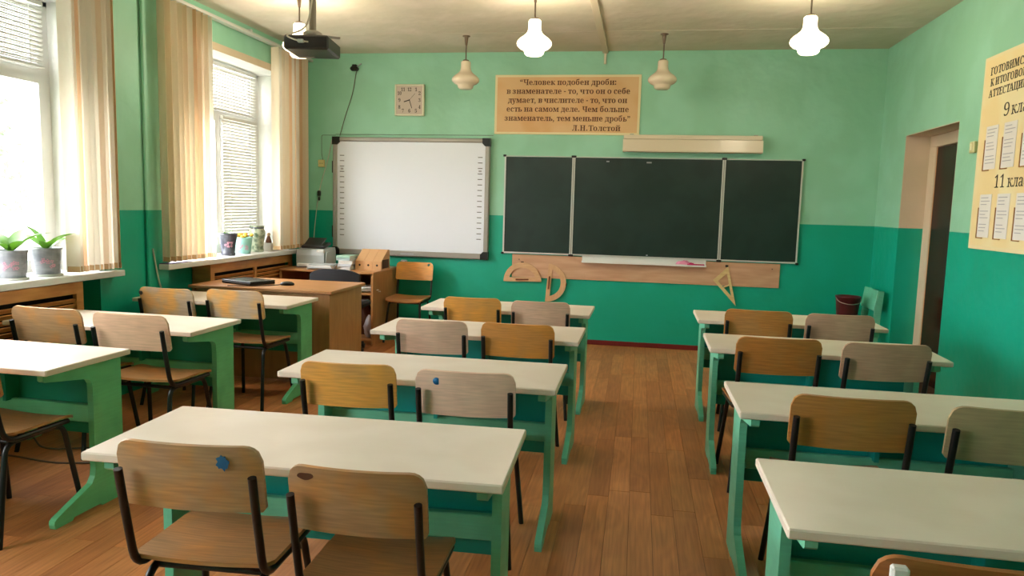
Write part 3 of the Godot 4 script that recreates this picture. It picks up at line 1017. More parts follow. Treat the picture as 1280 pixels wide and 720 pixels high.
	bag("white_bag", "crumpled white plastic bag at the bottom of the shelf table", Vector3(-2.165, 0.07, 0.69), Vector3(0.065, 0.23, 0.08), mat(Color(0.72, 0.70, 0.74), 0.4))
	# printer
	var pr := thing("printer", "light grey laser printer on the shelf table beside the window", "printer", Vector3(-2.86, 0.75, 0.42), deg_to_rad(3))
	var pm := MB.new()
	pm.prism(Transform3D(Basis(Vector3(0, 0, -1), Vector3(0, 1, 0), Vector3(1, 0, 0)), Vector3.ZERO), PackedVector2Array([Vector2(-0.17, 0.0), Vector2(-0.175, 0.13), Vector2(-0.16, 0.185), Vector2(0.02, 0.205), Vector2(0.15, 0.20), Vector2(0.17, 0.16), Vector2(0.17, 0.0)]), 0.30)
	obj("body", pm.done(), M.grey_plastic, pr)
	var ot := part_box("output_tray", pr, Vector3(-0.01, 0.225, -0.02), Vector3(0.26, 0.03, 0.20), mat(Color(0.16, 0.16, 0.17), 0.4), 0.008)
	ot.rotation.x = deg_to_rad(10)
	var ot2 := part_box("paper_support", pr, Vector3(-0.03, 0.262, -0.05), Vector3(0.20, 0.012, 0.16), mat(Color(0.22, 0.22, 0.23), 0.4), 0.004)
	ot2.rotation.x = deg_to_rad(26)
	part_box("control_panel", pr, Vector3(0.11, 0.175, 0.167), Vector3(0.08, 0.03, 0.02), M.white_plastic, 0.005)
	part_box("paper_tray", pr, Vector3(0.0, 0.03, 0.19), Vector3(0.26, 0.03, 0.05), M.white_plastic, 0.006)
	var tr := part_box("open_flap", pr, Vector3(0.165, 0.10, 0.08), Vector3(0.012, 0.14, 0.16), M.grey_plastic, 0.004)
	tr.rotation.z = deg_to_rad(-6)
	# piles on the shelf table
	for q in [["paper_pile", "low pile of white papers on the shelf table between printer and books", -2.665, 0.70, 0.25, 0.17, [0.016, 0.012, 0.018, 0.009], [M.white_paper, mat(Color(0.78, 0.79, 0.80), 0.7), M.white_paper, mat(Color(0.70, 0.72, 0.72), 0.6)]]]:
		var pz := thing(q[0], q[1], "papers", Vector3(q[2], 0.75, q[3]), 0.12)
		var y := 0.0
		for k in q[6].size():
			var o := part_box("bundle", pz, Vector3(rng.randf_range(-0.015, 0.015), y + q[6][k] * 0.5, rng.randf_range(-0.015, 0.015)), Vector3(q[4], q[6][k] - 0.001, q[5]), q[7][k], 0.001)
			o.rotation.y = rng.randf_range(-0.15, 0.15)
			y += q[6][k]
	var by := 0.75
	var bl := ["lowest white book in the stack beside the cardboard files", "second white book from below in the stack beside the files", "third book from below in the stack beside the cardboard files", "fourth book from below in the stack beside the cardboard files", "pale green top book of the stack beside the cardboard files"]
	for k in 5:
		var th: float = [0.034, 0.026, 0.036, 0.026, 0.022][k]
		var b := thing("book", bl[k], "book", Vector3(-2.447 + rng.randf_range(-0.008, 0.008), by, 0.55 + rng.randf_range(-0.01, 0.01)), rng.randf_range(-0.08, 0.08), "books stacked on the shelf table")
		var cv := mat([Color(0.80, 0.80, 0.80), Color(0.74, 0.76, 0.80), Color(0.82, 0.82, 0.80), Color(0.66, 0.74, 0.74), Color(0.62, 0.78, 0.70)][k], 0.5)
		part_box("lower_cover", b, Vector3(0, 0.0015, 0), Vector3(0.145, 0.003, 0.24), cv)
		part_box("upper_cover", b, Vector3(0, th - 0.0022, 0), Vector3(0.145, 0.003, 0.24), cv)
		part_box("page_block", b, Vector3(-0.002, th * 0.5 - 0.0005, 0), Vector3(0.137, th - 0.007, 0.232), M.white_paper)
		part_box("spine", b, Vector3(0, th * 0.5 - 0.0005, 0.1215), Vector3(0.145, th - 0.001, 0.003), cv)
		by += th
	# cardboard magazine files
	for k in 3:
		var fl := thing("magazine_file", ["cardboard magazine file next to the book stack", "cardboard magazine file in the middle of the three", "cardboard magazine file at the right end of the shelf table"][k], "file box", Vector3(-2.312 + k * 0.094, 0.75, 0.45), 0.0, "cardboard magazine files on the shelf table")
		var prof := PackedVector2Array([Vector2(-0.13, 0), Vector2(-0.13, 0.20), Vector2(-0.07, 0.205), Vector2(0.13, 0.09), Vector2(0.13, 0.0)])
		var f := MB.new()
		f.prism(Transform3D(Basis(Vector3(0, 0, 1), Vector3(0, 1, 0), Vector3(-1, 0, 0)), Vector3.ZERO), prof, 0.091)
		obj("box", f.done(), M.card, fl)
		part_box("seam", fl, Vector3(0.0455, 0.06, 0.0), Vector3(0.002, 0.09, 0.2), mat(Color(0.30, 0.20, 0.12), 0.8))
		var hm := MB.new()
		hm.lathe(Transform3D(Basis(Vector3(1, 0, 0), PI / 2), Vector3(0.0, 0.05, 0.1302)), [Vector2(0, 0), Vector2(0.011, 0), Vector2(0.011, 0.001), Vector2(0, 0.001)], 14)
		obj("finger_hole", hm.done(), M.ink, fl)
	# little green plant behind the papers
	var gp := thing("small_plant", "tiny green plant standing behind the papers at the whiteboard corner", "plant", Vector3(-2.60, 0.75, 0.18))
	part_lathe("pot", gp, [Vector2(0, 0), Vector2(0.035, 0), Vector2(0.045, 0.07), Vector2(0.04, 0.07), Vector2(0.0, 0.065)], M.black_plastic, 16)
	leaves(gp, Vector3(0, 0.065, 0), 12, 0.09, 0.022, 4)

func bag(called: String, label: String, p: Vector3, s: Vector3, m: Material):
	var n := noise(hash(called) % 1000, 1.0, 2)
	var mb := MB.new()
	var rows := []
	for j in 11:
		var v := j / 10.0
		var row := []
		var pr := sin(PI * clampf(0.12 + 0.80 * v, 0, 1)) * (1.0 - 0.35 * v) if v < 1.0 else 0.12
		for k in 20:
			var a := TAU * k / 20.0
			var r := maxf(pr, 0.1) * (1.0 + 0.28 * n.get_noise_3d(cos(a) * 1.6, v * 3.0, sin(a) * 1.6))
			row.append(Vector3(cos(a) * r * s.x, v * s.y, sin(a) * r * s.z))
		rows.append(row)
	for j in 10:
		for k in 20:
			var k2 := (k + 1) % 20
			var o: Vector3 = rows[j][k] + rows[j + 1][k2]
			mb.quad(rows[j][k], rows[j][k2], rows[j + 1][k2], rows[j + 1][k], Vector3(o.x, 0, o.z), 1)
	for k in 20:
		mb.tri(Vector3(0, s.y, 0), rows[10][k], rows[10][(k + 1) % 20], Vector3.UP)
		mb.tri(Vector3(0, 0, 0), rows[0][k], rows[0][(k + 1) % 20], Vector3.DOWN)
	var o2 := obj(called, mb.done(), m)
	o2.position = p
	tag(o2, label, "bag")

func leaf_mesh(len: float, wid: float, droop: float) -> ArrayMesh:
	var key := "leaf%s_%s_%s" % [len, wid, droop]
	if meshes.has(key):
		return meshes[key]
	var mb := MB.new()
	var n := 7
	var L := []
	var C := []
	var R := []
	for i in n + 1:
		var t := float(i) / n
		var w := wid * sin(PI * pow(t, 0.75)) * (1.0 if i < n else 0.0) + 0.001
		var y := len * (0.62 * t - droop * t * t)
		var z := len * t * 0.85
		C.append(Vector3(0, y - w * 0.3, z))
		L.append(Vector3(-w, y, z))
		R.append(Vector3(w, y, z))
	for i in n:
		mb.quad(L[i], C[i], C[i + 1], L[i + 1], Vector3.UP, 1)
		mb.quad(C[i], R[i], R[i + 1], C[i + 1], Vector3.UP, 1)
	meshes[key] = mb.done()
	return meshes[key]

func leaves(parent: Node3D, c: Vector3, n: int, len: float, wid: float, sd: int, droop := 0.5):
	var rng := RandomNumberGenerator.new()
	rng.seed = sd
	for k in n:
		var o := obj("leaf", leaf_mesh(len, wid, droop), M.leaf, parent)
		o.position = c
		o.rotation = Vector3(rng.randf_range(-0.35, 0.3), TAU * k / n + rng.randf_range(-0.3, 0.3), 0)
		o.scale = Vector3.ONE * rng.randf_range(0.7, 1.1)

# ---------------------------------------------------------------- board wall
func font(serif := true, bold := true) -> SystemFont:
	var f := SystemFont.new()
	f.font_names = PackedStringArray(["Droid Serif" if serif else "Droid Sans"])
	f.font_weight = 700 if bold else 400
	return f

func text_line(parent: Node3D, s: String, xf: Transform3D, x0: float, x1: float, base: float, capital: float, m: Material, serif := true, bold := true):
	# one printed line from x0 to x1 on the plane of xf (its x runs along the line, its z out of the paper)
	var tm := TextMesh.new()
	tm.text = s
	tm.font = font(serif, bold)
	tm.font_size = 16
	tm.pixel_size = 0.04
	tm.depth = 0.02
	tm.curve_step = 0.5
	tm.horizontal_alignment = HORIZONTAL_ALIGNMENT_LEFT
	tm.vertical_alignment = VERTICAL_ALIGNMENT_BOTTOM
	var bb := tm.get_aabb()
	var ref := TextMesh.new()
	ref.text = "Н"
	ref.font = tm.font
	ref.font_size = 16
	ref.pixel_size = 0.04
	ref.depth = 0.02
	ref.horizontal_alignment = HORIZONTAL_ALIGNMENT_LEFT
	ref.vertical_alignment = VERTICAL_ALIGNMENT_BOTTOM
	var rb := ref.get_aabb()
	var sx := (x1 - x0) / bb.size.x
	var sy := capital / rb.size.y
	var st := SurfaceTool.new()
	st.begin(Mesh.PRIMITIVE_TRIANGLES)
	for k in [0.0]:
		st.append_from(tm, 0, at(k * 0.012, 0, 0))
	var o := obj("lettering", st.commit(), m, parent)
	o.transform = xf * Transform3D(Basis().scaled(Vector3(sx, sy, 0.05)), Vector3(x0 - bb.position.x * sx, base - rb.position.y * sy, 0.0008))

func build_front_wall():
	# interactive whiteboard
	var wb := thing("interactive_whiteboard", "large white interactive board with a grey frame and black corners", "whiteboard", Vector3(-1.955, 0.865, 0.0))
	var w := 1.765
	var h := 1.283
	part_span("board", wb, Vector3(-w * 0.5 + 0.04, 0.03, 0.0), Vector3(w * 0.5 - 0.04, h - 0.03, 0.04), M.white_board)
	part_span("frame_rail", wb, Vector3(-w * 0.5, 0, 0), Vector3(w * 0.5, 0.06, 0.055), M.alu, 0.008)
	part_span("frame_rail", wb, Vector3(-w * 0.5, h - 0.045, 0), Vector3(w * 0.5, h, 0.055), M.alu, 0.008)
	part_span("frame_rail", wb, Vector3(-w * 0.5, 0.06, 0), Vector3(-w * 0.5 + 0.05, h - 0.045, 0.055), M.alu, 0.008)
	part_span("frame_rail", wb, Vector3(w * 0.5 - 0.05, 0.06, 0), Vector3(w * 0.5, h - 0.045, 0.055), M.alu, 0.008)
	for sx in [-1.0, 1.0]:
		for yy in [0.0, h]:
			var sy := 1.0 if yy == 0.0 else -1.0
			var cm := MB.new()
			cm.prism(Transform3D(), PackedVector2Array([Vector2(0, 0), Vector2(-sx * 0.085, 0), Vector2(-sx * 0.085, sy * 0.055), Vector2(-sx * 0.055, sy * 0.085), Vector2(0, sy * 0.085)]), 0.066)
			var o := obj("corner_cap", cm.done(), M.black_plastic, wb)
			o.position = Vector3(sx * (w * 0.5 + 0.003), yy - sy * 0.003, 0.031)
	for sx in [-1.0, 1.0]:
		var key_column := Node3D.new()
		key_column.name = "printed_keys"
		wb.add_child(key_column, true)
		for k in 16:
			part_box("printed_key", key_column, Vector3(sx * (w * 0.5 - 0.105), 0.215 + k * 0.058, 0.0406), Vector3(0.05, 0.007, 0.0012), M.dark_print)
		part_box("printed_key", key_column, Vector3(sx * (w * 0.5 - 0.105), 0.215 + 12.5 * 0.058, 0.0406), Vector3(0.032, 0.02, 0.0012), M.faint_ink)
	for yy in [0.25, 0.96]:
		part_box("hinge", wb, Vector3(-w * 0.5 - 0.008, yy, 0.02), Vector3(0.018, 0.13, 0.03), M.black_plastic, 0.003)
	part_box("name_plate", wb, Vector3(-0.02, 0.028, 0.0555), Vector3(0.15, 0.016, 0.001), M.faint_ink)
	# chalkboard: two wings and a wide middle
	var cb := thing("chalkboard", "dark green three-part chalkboard in a thin aluminium frame", "chalkboard", Vector3(0.59, 0.945, 0.0))
	var bh := 1.03
	var xs := [-1.505, -0.772, 0.745, 1.505]
	for k in 3:
		var a: float = xs[k]
		var b: float = xs[k + 1]
		part_span("board", cb, Vector3(a + 0.012, 0.012, 0.012), Vector3(b - 0.012, bh - 0.012, 0.03), M.chalk_board)
		var f := MB.new()
		f.box(Vector3(a, 0, 0.008), Vector3(b, 0.016, 0.036))
		f.box(Vector3(a, bh - 0.008, 0.008), Vector3(b, bh, 0.036))
		f.box(Vector3(a, 0.016, 0.008), Vector3(a + 0.016, bh - 0.008, 0.036))
		f.box(Vector3(b - 0.016, 0.016, 0.008), Vector3(b, bh - 0.008, 0.036))
		obj("frame", f.done(), M.alu_light, cb)
	for x in xs:
		for yy in [0.0, bh]:
			part_box("corner_cap", cb, Vector3(x, yy, 0.022), Vector3(0.05 if absf(x) < 1.0 else 0.03, 0.022, 0.04), M.black_plastic, 0.004)
	for k in 2:
		part_box("hinge", cb, Vector3([-0.772, 0.745][k], bh * 0.5, 0.02), Vector3(0.012, bh - 0.02, 0.036), M.alu, 0.003)
	# chalk marks left in the middle
	for q in [[0.0, 0.98, 0.05, 0.014], [-0.42, 0.985, 0.03, 0.012], [0.02, 0.03, 0.018, 0.012]]:
		part_box("chalk_mark", cb, Vector3(q[0], q[1], 0.0306), Vector3(q[2], q[3], 0.001), M.faint_ink)
	# laminate strip under the chalkboard
	var wp := thing("wall_plank", "pale wood-grain plank screwed to the wall under the chalkboard", "plank", Vector3(0.566, 0.69, 0.0))
	part_box("board", wp, Vector3(0, 0.122, 0.008), Vector3(2.75, 0.245, 0.016), M.rail_wood, 0.002)
	for x in [-1.3, -0.4, 0.5, 1.3]:
		part_box("screw_cap", wp, Vector3(x, 0.19, 0.0165), Vector3(0.012, 0.012, 0.002), M.brass, 0.001)
	var tr := thing("chalk_tray", "long white chalk tray under the middle of the chalkboard", "tray", Vector3(0.575, 0.878, 0.016))
	part_span("back_plate", tr, Vector3(-0.635, 0, 0), Vector3(0.635, 0.066, 0.006), M.white_plastic)
	part_span("ledge", tr, Vector3(-0.635, 0, 0.006), Vector3(0.635, 0.006, 0.075), M.white_plastic)
	part_span("lip", tr, Vector3(-0.635, 0.006, 0.07), Vector3(0.635, 0.02, 0.075), M.white_plastic)
	cloth("chalk_cloth", "pale pink crumpled cloth lying in the chalk tray", Vector3(0.985, 0.884, 0.055), Vector3(0.08, 0.05, 0.022), M.pink_pale)
	cloth("pink_eraser", "bright pink sponge on the chalk tray", Vector3(1.06, 0.884, 0.062), Vector3(0.05, 0.03, 0.02), M.pink)
	var pt := part_tube("pink_pointer", self, [Vector3(1.02, 0.902, 0.093), Vector3(1.19, 0.902, 0.092)], 0.006, M.pink, 8)
	tag(pt, "thin pink marker lying at the right end of the chalk tray", "marker")
	# protractors and set square
	protractor("wooden protractor hanging with its straight edge down", Vector3(-0.692, 0.645, 0.025), deg_to_rad(1.5))
	protractor("wooden protractor hanging upright with its curve to the right", Vector3(-0.425, 0.645, 0.025), deg_to_rad(-94.0))
	var ss := thing("set_square", "pale wooden set square hanging by the right end of the plank", "set square", Vector3(1.43, 0.70, 0.022))
	var A := Vector2(0.004, 0.19)
	var B := Vector2(-0.139, 0.045)
	var C := Vector2(0.10, -0.212)
	var tri := PackedVector2Array([A, B, C])
	var cen := Vector2(-0.018, 0.028)
	var inn := PackedVector2Array([cen + (A - cen) * 0.56, cen + (B - cen) * 0.60, cen + (C - cen) * 0.58])
	var mb := MB.new()
	mb.ring(Transform3D(), tri, inn, 0.01)
	obj("frame", mb.done(), M.pale_wood, ss)
	mb = MB.new()
	var p0 := inn[1].lerp(inn[2], 0.42)
	var p1 := inn[0].lerp(inn[2], 0.52)
	mb.tube([Vector3(p0.x, p0.y, 0), Vector3(p1.x, p1.y, 0)], 0.008, 6)
	obj("cross_bar", mb.done(), M.pale_wood, ss)
	part_box("hanging_hook", ss, Vector3(-0.01, 0.195, -0.002), Vector3(0.03, 0.02, 0.012), M.black_plastic, 0.003)
	# quotation
	var q := thing("quotation_poster", "orange-beige poster with a five-line quotation above the boards", "poster", Vector3(-0.282, 2.2, 0.0))
	part_box("border", q, Vector3(0, 0.305, 0.006), Vector3(1.515, 0.61, 0.012), M.poster_border, 0.002)
	part_box("field", q, Vector3(0, 0.305, 0.0125), Vector3(1.465, 0.562, 0.001), M.poster)
	var xf := at(0, 0, 0.013)
	var dx := 0.282
	for e in [["“Человек подобен дроби:", -0.776, 0.221, 2.706], ["в знаменателе - то, что он о себе", -0.916, 0.364, 2.616], ["думает, в числителе - то, что он", -0.899, 0.340, 2.524], ["есть на самом деле. Чем больше", -0.911, 0.358, 2.433], ["знаменатель, тем меньше дробь”", -0.931, 0.376, 2.339], ["Л.Н.Толстой", -0.215, 0.283, 2.241]]:
		text_line(q, e[0], xf, e[1] + dx, e[2] + dx, e[3] - 2.2, 0.057, M.poster_ink)
	# clock
	var ck := thing("wall_clock", "square cream wall clock above the whiteboard", "clock", Vector3(-1.972, 2.547, 0.0))
	part_box("case", ck, Vector3(0, 0, 0.015), Vector3(0.30, 0.31, 0.03), M.opal, 0.006)
	var rim := MB.new()
	for s in [-1.0, 1.0]:
		rim.cbox(at(s * 0.154, 0, 0.02), Vector3(0.018, 0.332, 0.04), 0.005)
		rim.cbox(at(0, s * 0.157, 0.02), Vector3(0.29, 0.018, 0.04), 0.005)
	obj("rim", rim.done(), mat(Color(0.86, 0.84, 0.74), 0.4), ck)
	part_box("dial", ck, Vector3(0, 0, 0.0305), Vector3(0.288, 0.294, 0.001), mat(Color(0.76, 0.70, 0.64), 0.5))
	var dial := Node3D.new()
	dial.name = "numerals"
	ck.add_child(dial)
	for k in 12:
		var a := TAU * (k + 1) / 12.0
		var px := clampf(sin(a) * 0.145, -0.112, 0.112)
		var py := clampf(cos(a) * 0.145, -0.112, 0.112)
		var ww := 0.022 if k < 9 else 0.042
		text_line(dial, str(k + 1), at(0, 0, 0.031), px - ww * 0.5, px + ww * 0.5, py - 0.019, 0.038, M.ink, true, true)
	for e in [["hour_hand", 8.45 / 12.0, 0.07, 0.010], ["minute_hand", 27.0 / 60.0, 0.098, 0.007], ["second_hand", 7.0 / 60.0, 0.10, 0.0025]]:
		var a: float = TAU * e[1]
		var o := part_box(e[0], ck, Vector3(sin(a) * e[2] * 0.42, cos(a) * e[2] * 0.42, 0.034), Vector3(e[3], e[2], 0.0015), M.ink)
		o.rotation.z = -a
	# board lamp
	var lm := thing("board_lamp", "long cream unlit lamp housing above the chalkboard", "lamp", Vector3(1.003, 2.03, 0.0))
	part_span("top_strip", lm, Vector3(-0.68, 0.125, 0.0), Vector3(0.68, 0.17, 0.10), M.opal, 0.006)
	var hs := MB.new()
	hs.prism(Transform3D(Basis(Vector3(0, 0, 1), Vector3(0, 1, 0), Vector3(-1, 0, 0)), Vector3.ZERO), PackedVector2Array([Vector2(0.0, 0.0), Vector2(0.0, 0.122), Vector2(0.11, 0.122), Vector2(0.12, 0.01), Vector2(0.115, 0.0)]), 1.37)
	obj("reflector", hs.done(), M.opal, lm)
	for x in [-0.6, 0.62]:
		part_box("bracket", lm, Vector3(x, 0.175, 0.03), Vector3(0.04, 0.012, 0.05), M.alu, 0.002)
	# wires, socket, hooks on the left of the wall
	var cam := thing("wall_sensor", "small black camera fixed high on the wall near the corner", "camera", Vector3(-2.59, 2.875, 0.0))
	part_box("bracket", cam, Vector3(0.035, 0.035, 0.03), Vector3(0.09, 0.012, 0.012), M.grey_plastic, 0.002).rotation.z = 0.5
	part_box("base", cam, Vector3(0, 0.03, 0.03), Vector3(0.05, 0.03, 0.06), M.black_plastic, 0.006)
	part_box("head", cam, Vector3(0, 0.0, 0.045), Vector3(0.085, 0.045, 0.07), M.black_plastic, 0.015)
	var w1 := part_tube("sensor_wire", self, fillet([Vector3(-2.58, 2.86, 0.012), Vector3(-2.62, 2.62, 0.012), Vector3(-2.70, 2.40, 0.012), Vector3(-2.77, 2.165, 0.012)], 0.1), 0.0035, M.cord, 6)
	tag(w1, "thin dark wire from the wall camera down to the whiteboard", "wire")
	var w2 := part_tube("board_wire", self, fillet([Vector3(-2.86, 2.13, 0.01), Vector3(-2.91, 1.90, 0.01), Vector3(-3.0, 1.62, 0.012), Vector3(-3.04, 1.40, 0.012), Vector3(-3.08, 1.05, 0.012), Vector3(-3.09, 0.80, 0.012)], 0.12), 0.0045, M.white_cord, 6)
	tag(w2, "pale wire running from the whiteboard down into the corner", "wire")
	var w3 := part_tube("socket_wire", self, fillet([Vector3(-2.82, 2.17, 0.008), Vector3(-2.985, 2.17, 0.008), Vector3(-2.985, 1.96, 0.008), Vector3(-2.97, 1.90, 0.008)], 0.02), 0.0025, M.cord, 6)
	tag(w3, "thin wire bent round the top left corner of the whiteboard", "wire")
	var w4 := part_tube("ceiling_wire", self, [Vector3(-2.82, 2.18, 0.006), Vector3(-1.05, 2.185, 0.006)], 0.0025, M.cord, 6)
	tag(w4, "thin straight wire stapled along the top of the whiteboard", "wire")
	var so := thing("wall_socket", "small cream socket on the wall left of the whiteboard", "socket", Vector3(-2.985, 1.86, 0.0))
	part_box("plate", so, Vector3(0, 0, 0.012), Vector3(0.075, 0.08, 0.024), mat(Color(0.82, 0.76, 0.52), 0.4), 0.005)
	for s in [-1.0, 1.0]:
		part_box("hole", so, Vector3(s * 0.012, 0, 0.0243), Vector3(0.008, 0.008, 0.001), M.ink)
	var pl := thing("wall_plug", "small dark plug hanging on the pale wire by the corner", "plug", Vector3(-3.01, 1.50, 0.0))
	part_box("body", pl, Vector3(0, 0.03, 0.022), Vector3(0.035, 0.06, 0.04), M.black_plastic, 0.008)
	part_box("collar", pl, Vector3(0, -0.03, 0.022), Vector3(0.022, 0.04, 0.022), M.black_plastic, 0.006)
	var s2 := thing("low_socket", "small grey socket on the wall beside the lone chair", "socket", Vector3(-2.02, 0.80, 0.0))
	part_box("plate", s2, Vector3(0, 0, 0.015), Vector3(0.07, 0.05, 0.03), M.grey_plastic, 0.006)
	part_box("socket_face", s2, Vector3(0, 0, 0.0305), Vector3(0.03, 0.03, 0.002), M.white_plastic)

func cloth(called: String, label: String, p: Vector3, s: Vector3, m: Material):
	var n := noise(hash(called) % 997, 1.0, 2)
	var mb := MB.new()
	var pts := []
	for j in 8:
		var row := []
		for k in 18:
			var a := TAU * k / 18.0
			var v := j / 7.0
			var r := cos(v * PI * 0.5) * (1.0 + 0.35 * n.get_noise_2d(cos(a) * 2.0 + 5.0, sin(a) * 2.0 + v))
			row.append(Vector3(cos(a) * r * s.x, sin(v * PI * 0.5) * s.y * (1.0 + 0.4 * n.get_noise_2d(k * 0.9, v * 3.0)), sin(a) * r * s.z))
		pts.append(row)
	for j in 7:
		for k in 18:
			var k2 := (k + 1) % 18
			var c: Vector3 = pts[j][k] + pts[j + 1][k2]
			mb.quad(pts[j][k], pts[j][k2], pts[j + 1][k2], pts[j + 1][k], c, 1)
	for k in 18:
		mb.tri(Vector3.ZERO, pts[0][k], pts[0][(k + 1) % 18], Vector3.DOWN)
	var o := obj(called, mb.done(), m)
	o.position = p
	tag(o, label, "sponge" if called == "pink_eraser" else "cloth")

func protractor(label: String, p: Vector3, roll: float):
	var t := thing("protractor", label, "protractor", p, 0.0, "wooden protractors on the board wall")
	t.rotation = Vector3(0, 0, roll)
	var R := 0.205
	var n := 28
	var outer := PackedVector2Array()
	var inner := PackedVector2Array()
	for k in n + 1:
		var a := PI * k / n
		outer.append(Vector2(cos(a), sin(a)) * R)
		var b := lerpf(0.30, PI - 0.30, float(k) / n)
		inner.append(Vector2(cos(b) * 0.148, maxf(sin(b) * 0.148, 0.043)))
	var mb := MB.new()
	mb.ring(Transform3D(), outer, inner, 0.009, false)
	mb.prism(Transform3D(), PackedVector2Array([Vector2(-R, 0), Vector2(R, 0), inner[0], inner[n]]), 0.009)
	obj("scale", mb.done(), M.tool_wood, t)
	part_box("handle", t, Vector3(0, 0.022, 0.010), Vector3(0.14, 0.014, 0.014), mat(Color(0.50, 0.30, 0.17), 0.5), 0.004)
	part_box("hanging_hook", t, Vector3(0.0, R, -0.004), Vector3(0.03, 0.014, 0.012), M.black_plastic, 0.003)

# ---------------------------------------------------------------- door wall
func build_right_wall():
	var B := Basis(Vector3(0, 0, 1), Vector3(0, 1, 0), Vector3(-1, 0, 0))
	var z0 := 2.165
	var s := thing("notice_board", "cream notice board with paper pockets for the 9th and 11th class", "notice board", Vector3(XR - 0.004, 1.24, z0))
	s.basis = B
	var w := 1.02
	var h := 1.285
	part_box("back_board", s, Vector3(w * 0.5, h * 0.5, 0.006), Vector3(w, h, 0.012), M.poster_border, 0.002)
	part_box("field", s, Vector3(w * 0.5, h * 0.5, 0.0125), Vector3(w - 0.05, h - 0.05, 0.001), M.stand)
	var xf := at(0, 0, 0.013)
	text_line(s, "ГОТОВИМСЯ", xf, 0.10, 0.575, 1.155, 0.052, M.ink)
	text_line(s, "К ИТОГОВОЙ", xf, 0.11, 0.585, 1.083, 0.050, M.ink)
	text_line(s, "АТТЕСТАЦИИ", xf, 0.10, 0.60, 1.010, 0.050, M.ink)
	text_line(s, "9", xf, 0.335, 0.405, 0.862, 0.085, M.ink, true, false)
	text_line(s, "класс", xf, 0.435, 0.74, 0.862, 0.075, M.ink, true, false)
	text_line(s, "11", xf, 0.305, 0.435, 0.408, 0.085, M.ink, true, false)
	text_line(s, "класс", xf, 0.475, 0.78, 0.408, 0.075, M.ink, true, false)
	var rng := RandomNumberGenerator.new()
	rng.seed = 14
	for r in 2:
		for k in 4:
			var x: float = 0.12 + k * 0.245
			var y: float = [0.53, 0.08][r]
			var pk := Node3D.new()
			pk.name = "paper_pocket"
			s.add_child(pk, true)
			part_box("sheet", pk, Vector3(x + 0.085, y + 0.145, 0.0145), Vector3(0.165, 0.285, 0.002), M.white_paper)
			part_box("pocket_edge", pk, Vector3(x - 0.002, y + 0.10, 0.0165), Vector3(0.006, 0.20, 0.006), M.pocket_brown)
			part_box("pocket_edge", pk, Vector3(x + 0.04, y - 0.003, 0.0165), Vector3(0.09, 0.006, 0.006), M.pocket_brown)
			for j in 11:
				var ww := rng.randf_range(0.07, 0.13)
				if j in [3, 7]:
					continue
				part_box("print_line", pk, Vector3(x + 0.02 + ww * 0.5, y + 0.265 - j * 0.022, 0.0157), Vector3(ww, 0.005, 0.0008), M.faint_ink)
	var sw := thing("light_switch", "cream switch on the wall between the door and the notice board", "switch", Vector3(XR, 1.94, 2.09))
	sw.basis = B
	part_box("plate", sw, Vector3(0, 0, 0.012), Vector3(0.075, 0.08, 0.024), mat(Color(0.82, 0.80, 0.58), 0.4), 0.005)
	part_box("rocker", sw, Vector3(0, 0, 0.027), Vector3(0.03, 0.05, 0.008), mat(Color(0.86, 0.84, 0.66), 0.4), 0.003)

# ---------------------------------------------------------------- lamps and projector
func pendant(label: String, p: Vector3, lit: bool):
	var t := thing("pendant_lamp", label, "lamp", p, 0.0, "opal glass pendant lamps")
	# p is the middle of the shade
	var prof := [Vector2(0.0, -0.125), Vector2(0.058, -0.125), Vector2(0.072, -0.112), Vector2(0.076, -0.094), Vector2(0.082, -0.086), Vector2(0.108, -0.074), Vector2(0.127, -0.056), Vector2(0.132, -0.040), Vector2(0.127, -0.022), Vector2(0.108, -0.002), Vector2(0.080, 0.018), Vector2(0.060, 0.036), Vector2(0.050, 0.056), Vector2(0.047, 0.08), Vector2(0.047, 0.125), Vector2(0.040, 0.134), Vector2(0.0, 0.136)]
	part_lathe("lamp_shade", t, prof, M.opal_lit if lit else M.opal, 32)
	part_lathe("shade_collar", t, [Vector2(0.0, 0.134), Vector2(0.03, 0.137), Vector2(0.03, 0.145), Vector2(0.012, 0.152), Vector2(0.0, 0.154)], M.brass, 16)
	var top := H - p.y
	part_tube("cord", t, [Vector3(0, 0.15, 0), Vector3(0, top - 0.05, 0)], 0.006, M.cord, 8)
	part_lathe("ceiling_rose", t, [Vector2(0.0, top - 0.075), Vector2(0.010, top - 0.085), Vector2(0.017, top - 0.03), Vector2(0.020, top - 0.008), Vector2(0.036, top - 0.006), Vector2(0.036, top), Vector2(0.0, top)], M.brass, 18)
	if lit:
		var l := OmniLight3D.new()
		l.name = "bulb_light"
		l.position = Vector3(0, -0.03, 0)
		l.light_color = Color(1.0, 0.93, 0.82)
		l.light_energy = 0.5
		l.light_size = 0.10
		l.omni_range = 14.0
		l.omni_attenuation = 2.0
		l.shadow_enabled = true
		t.add_child(l)

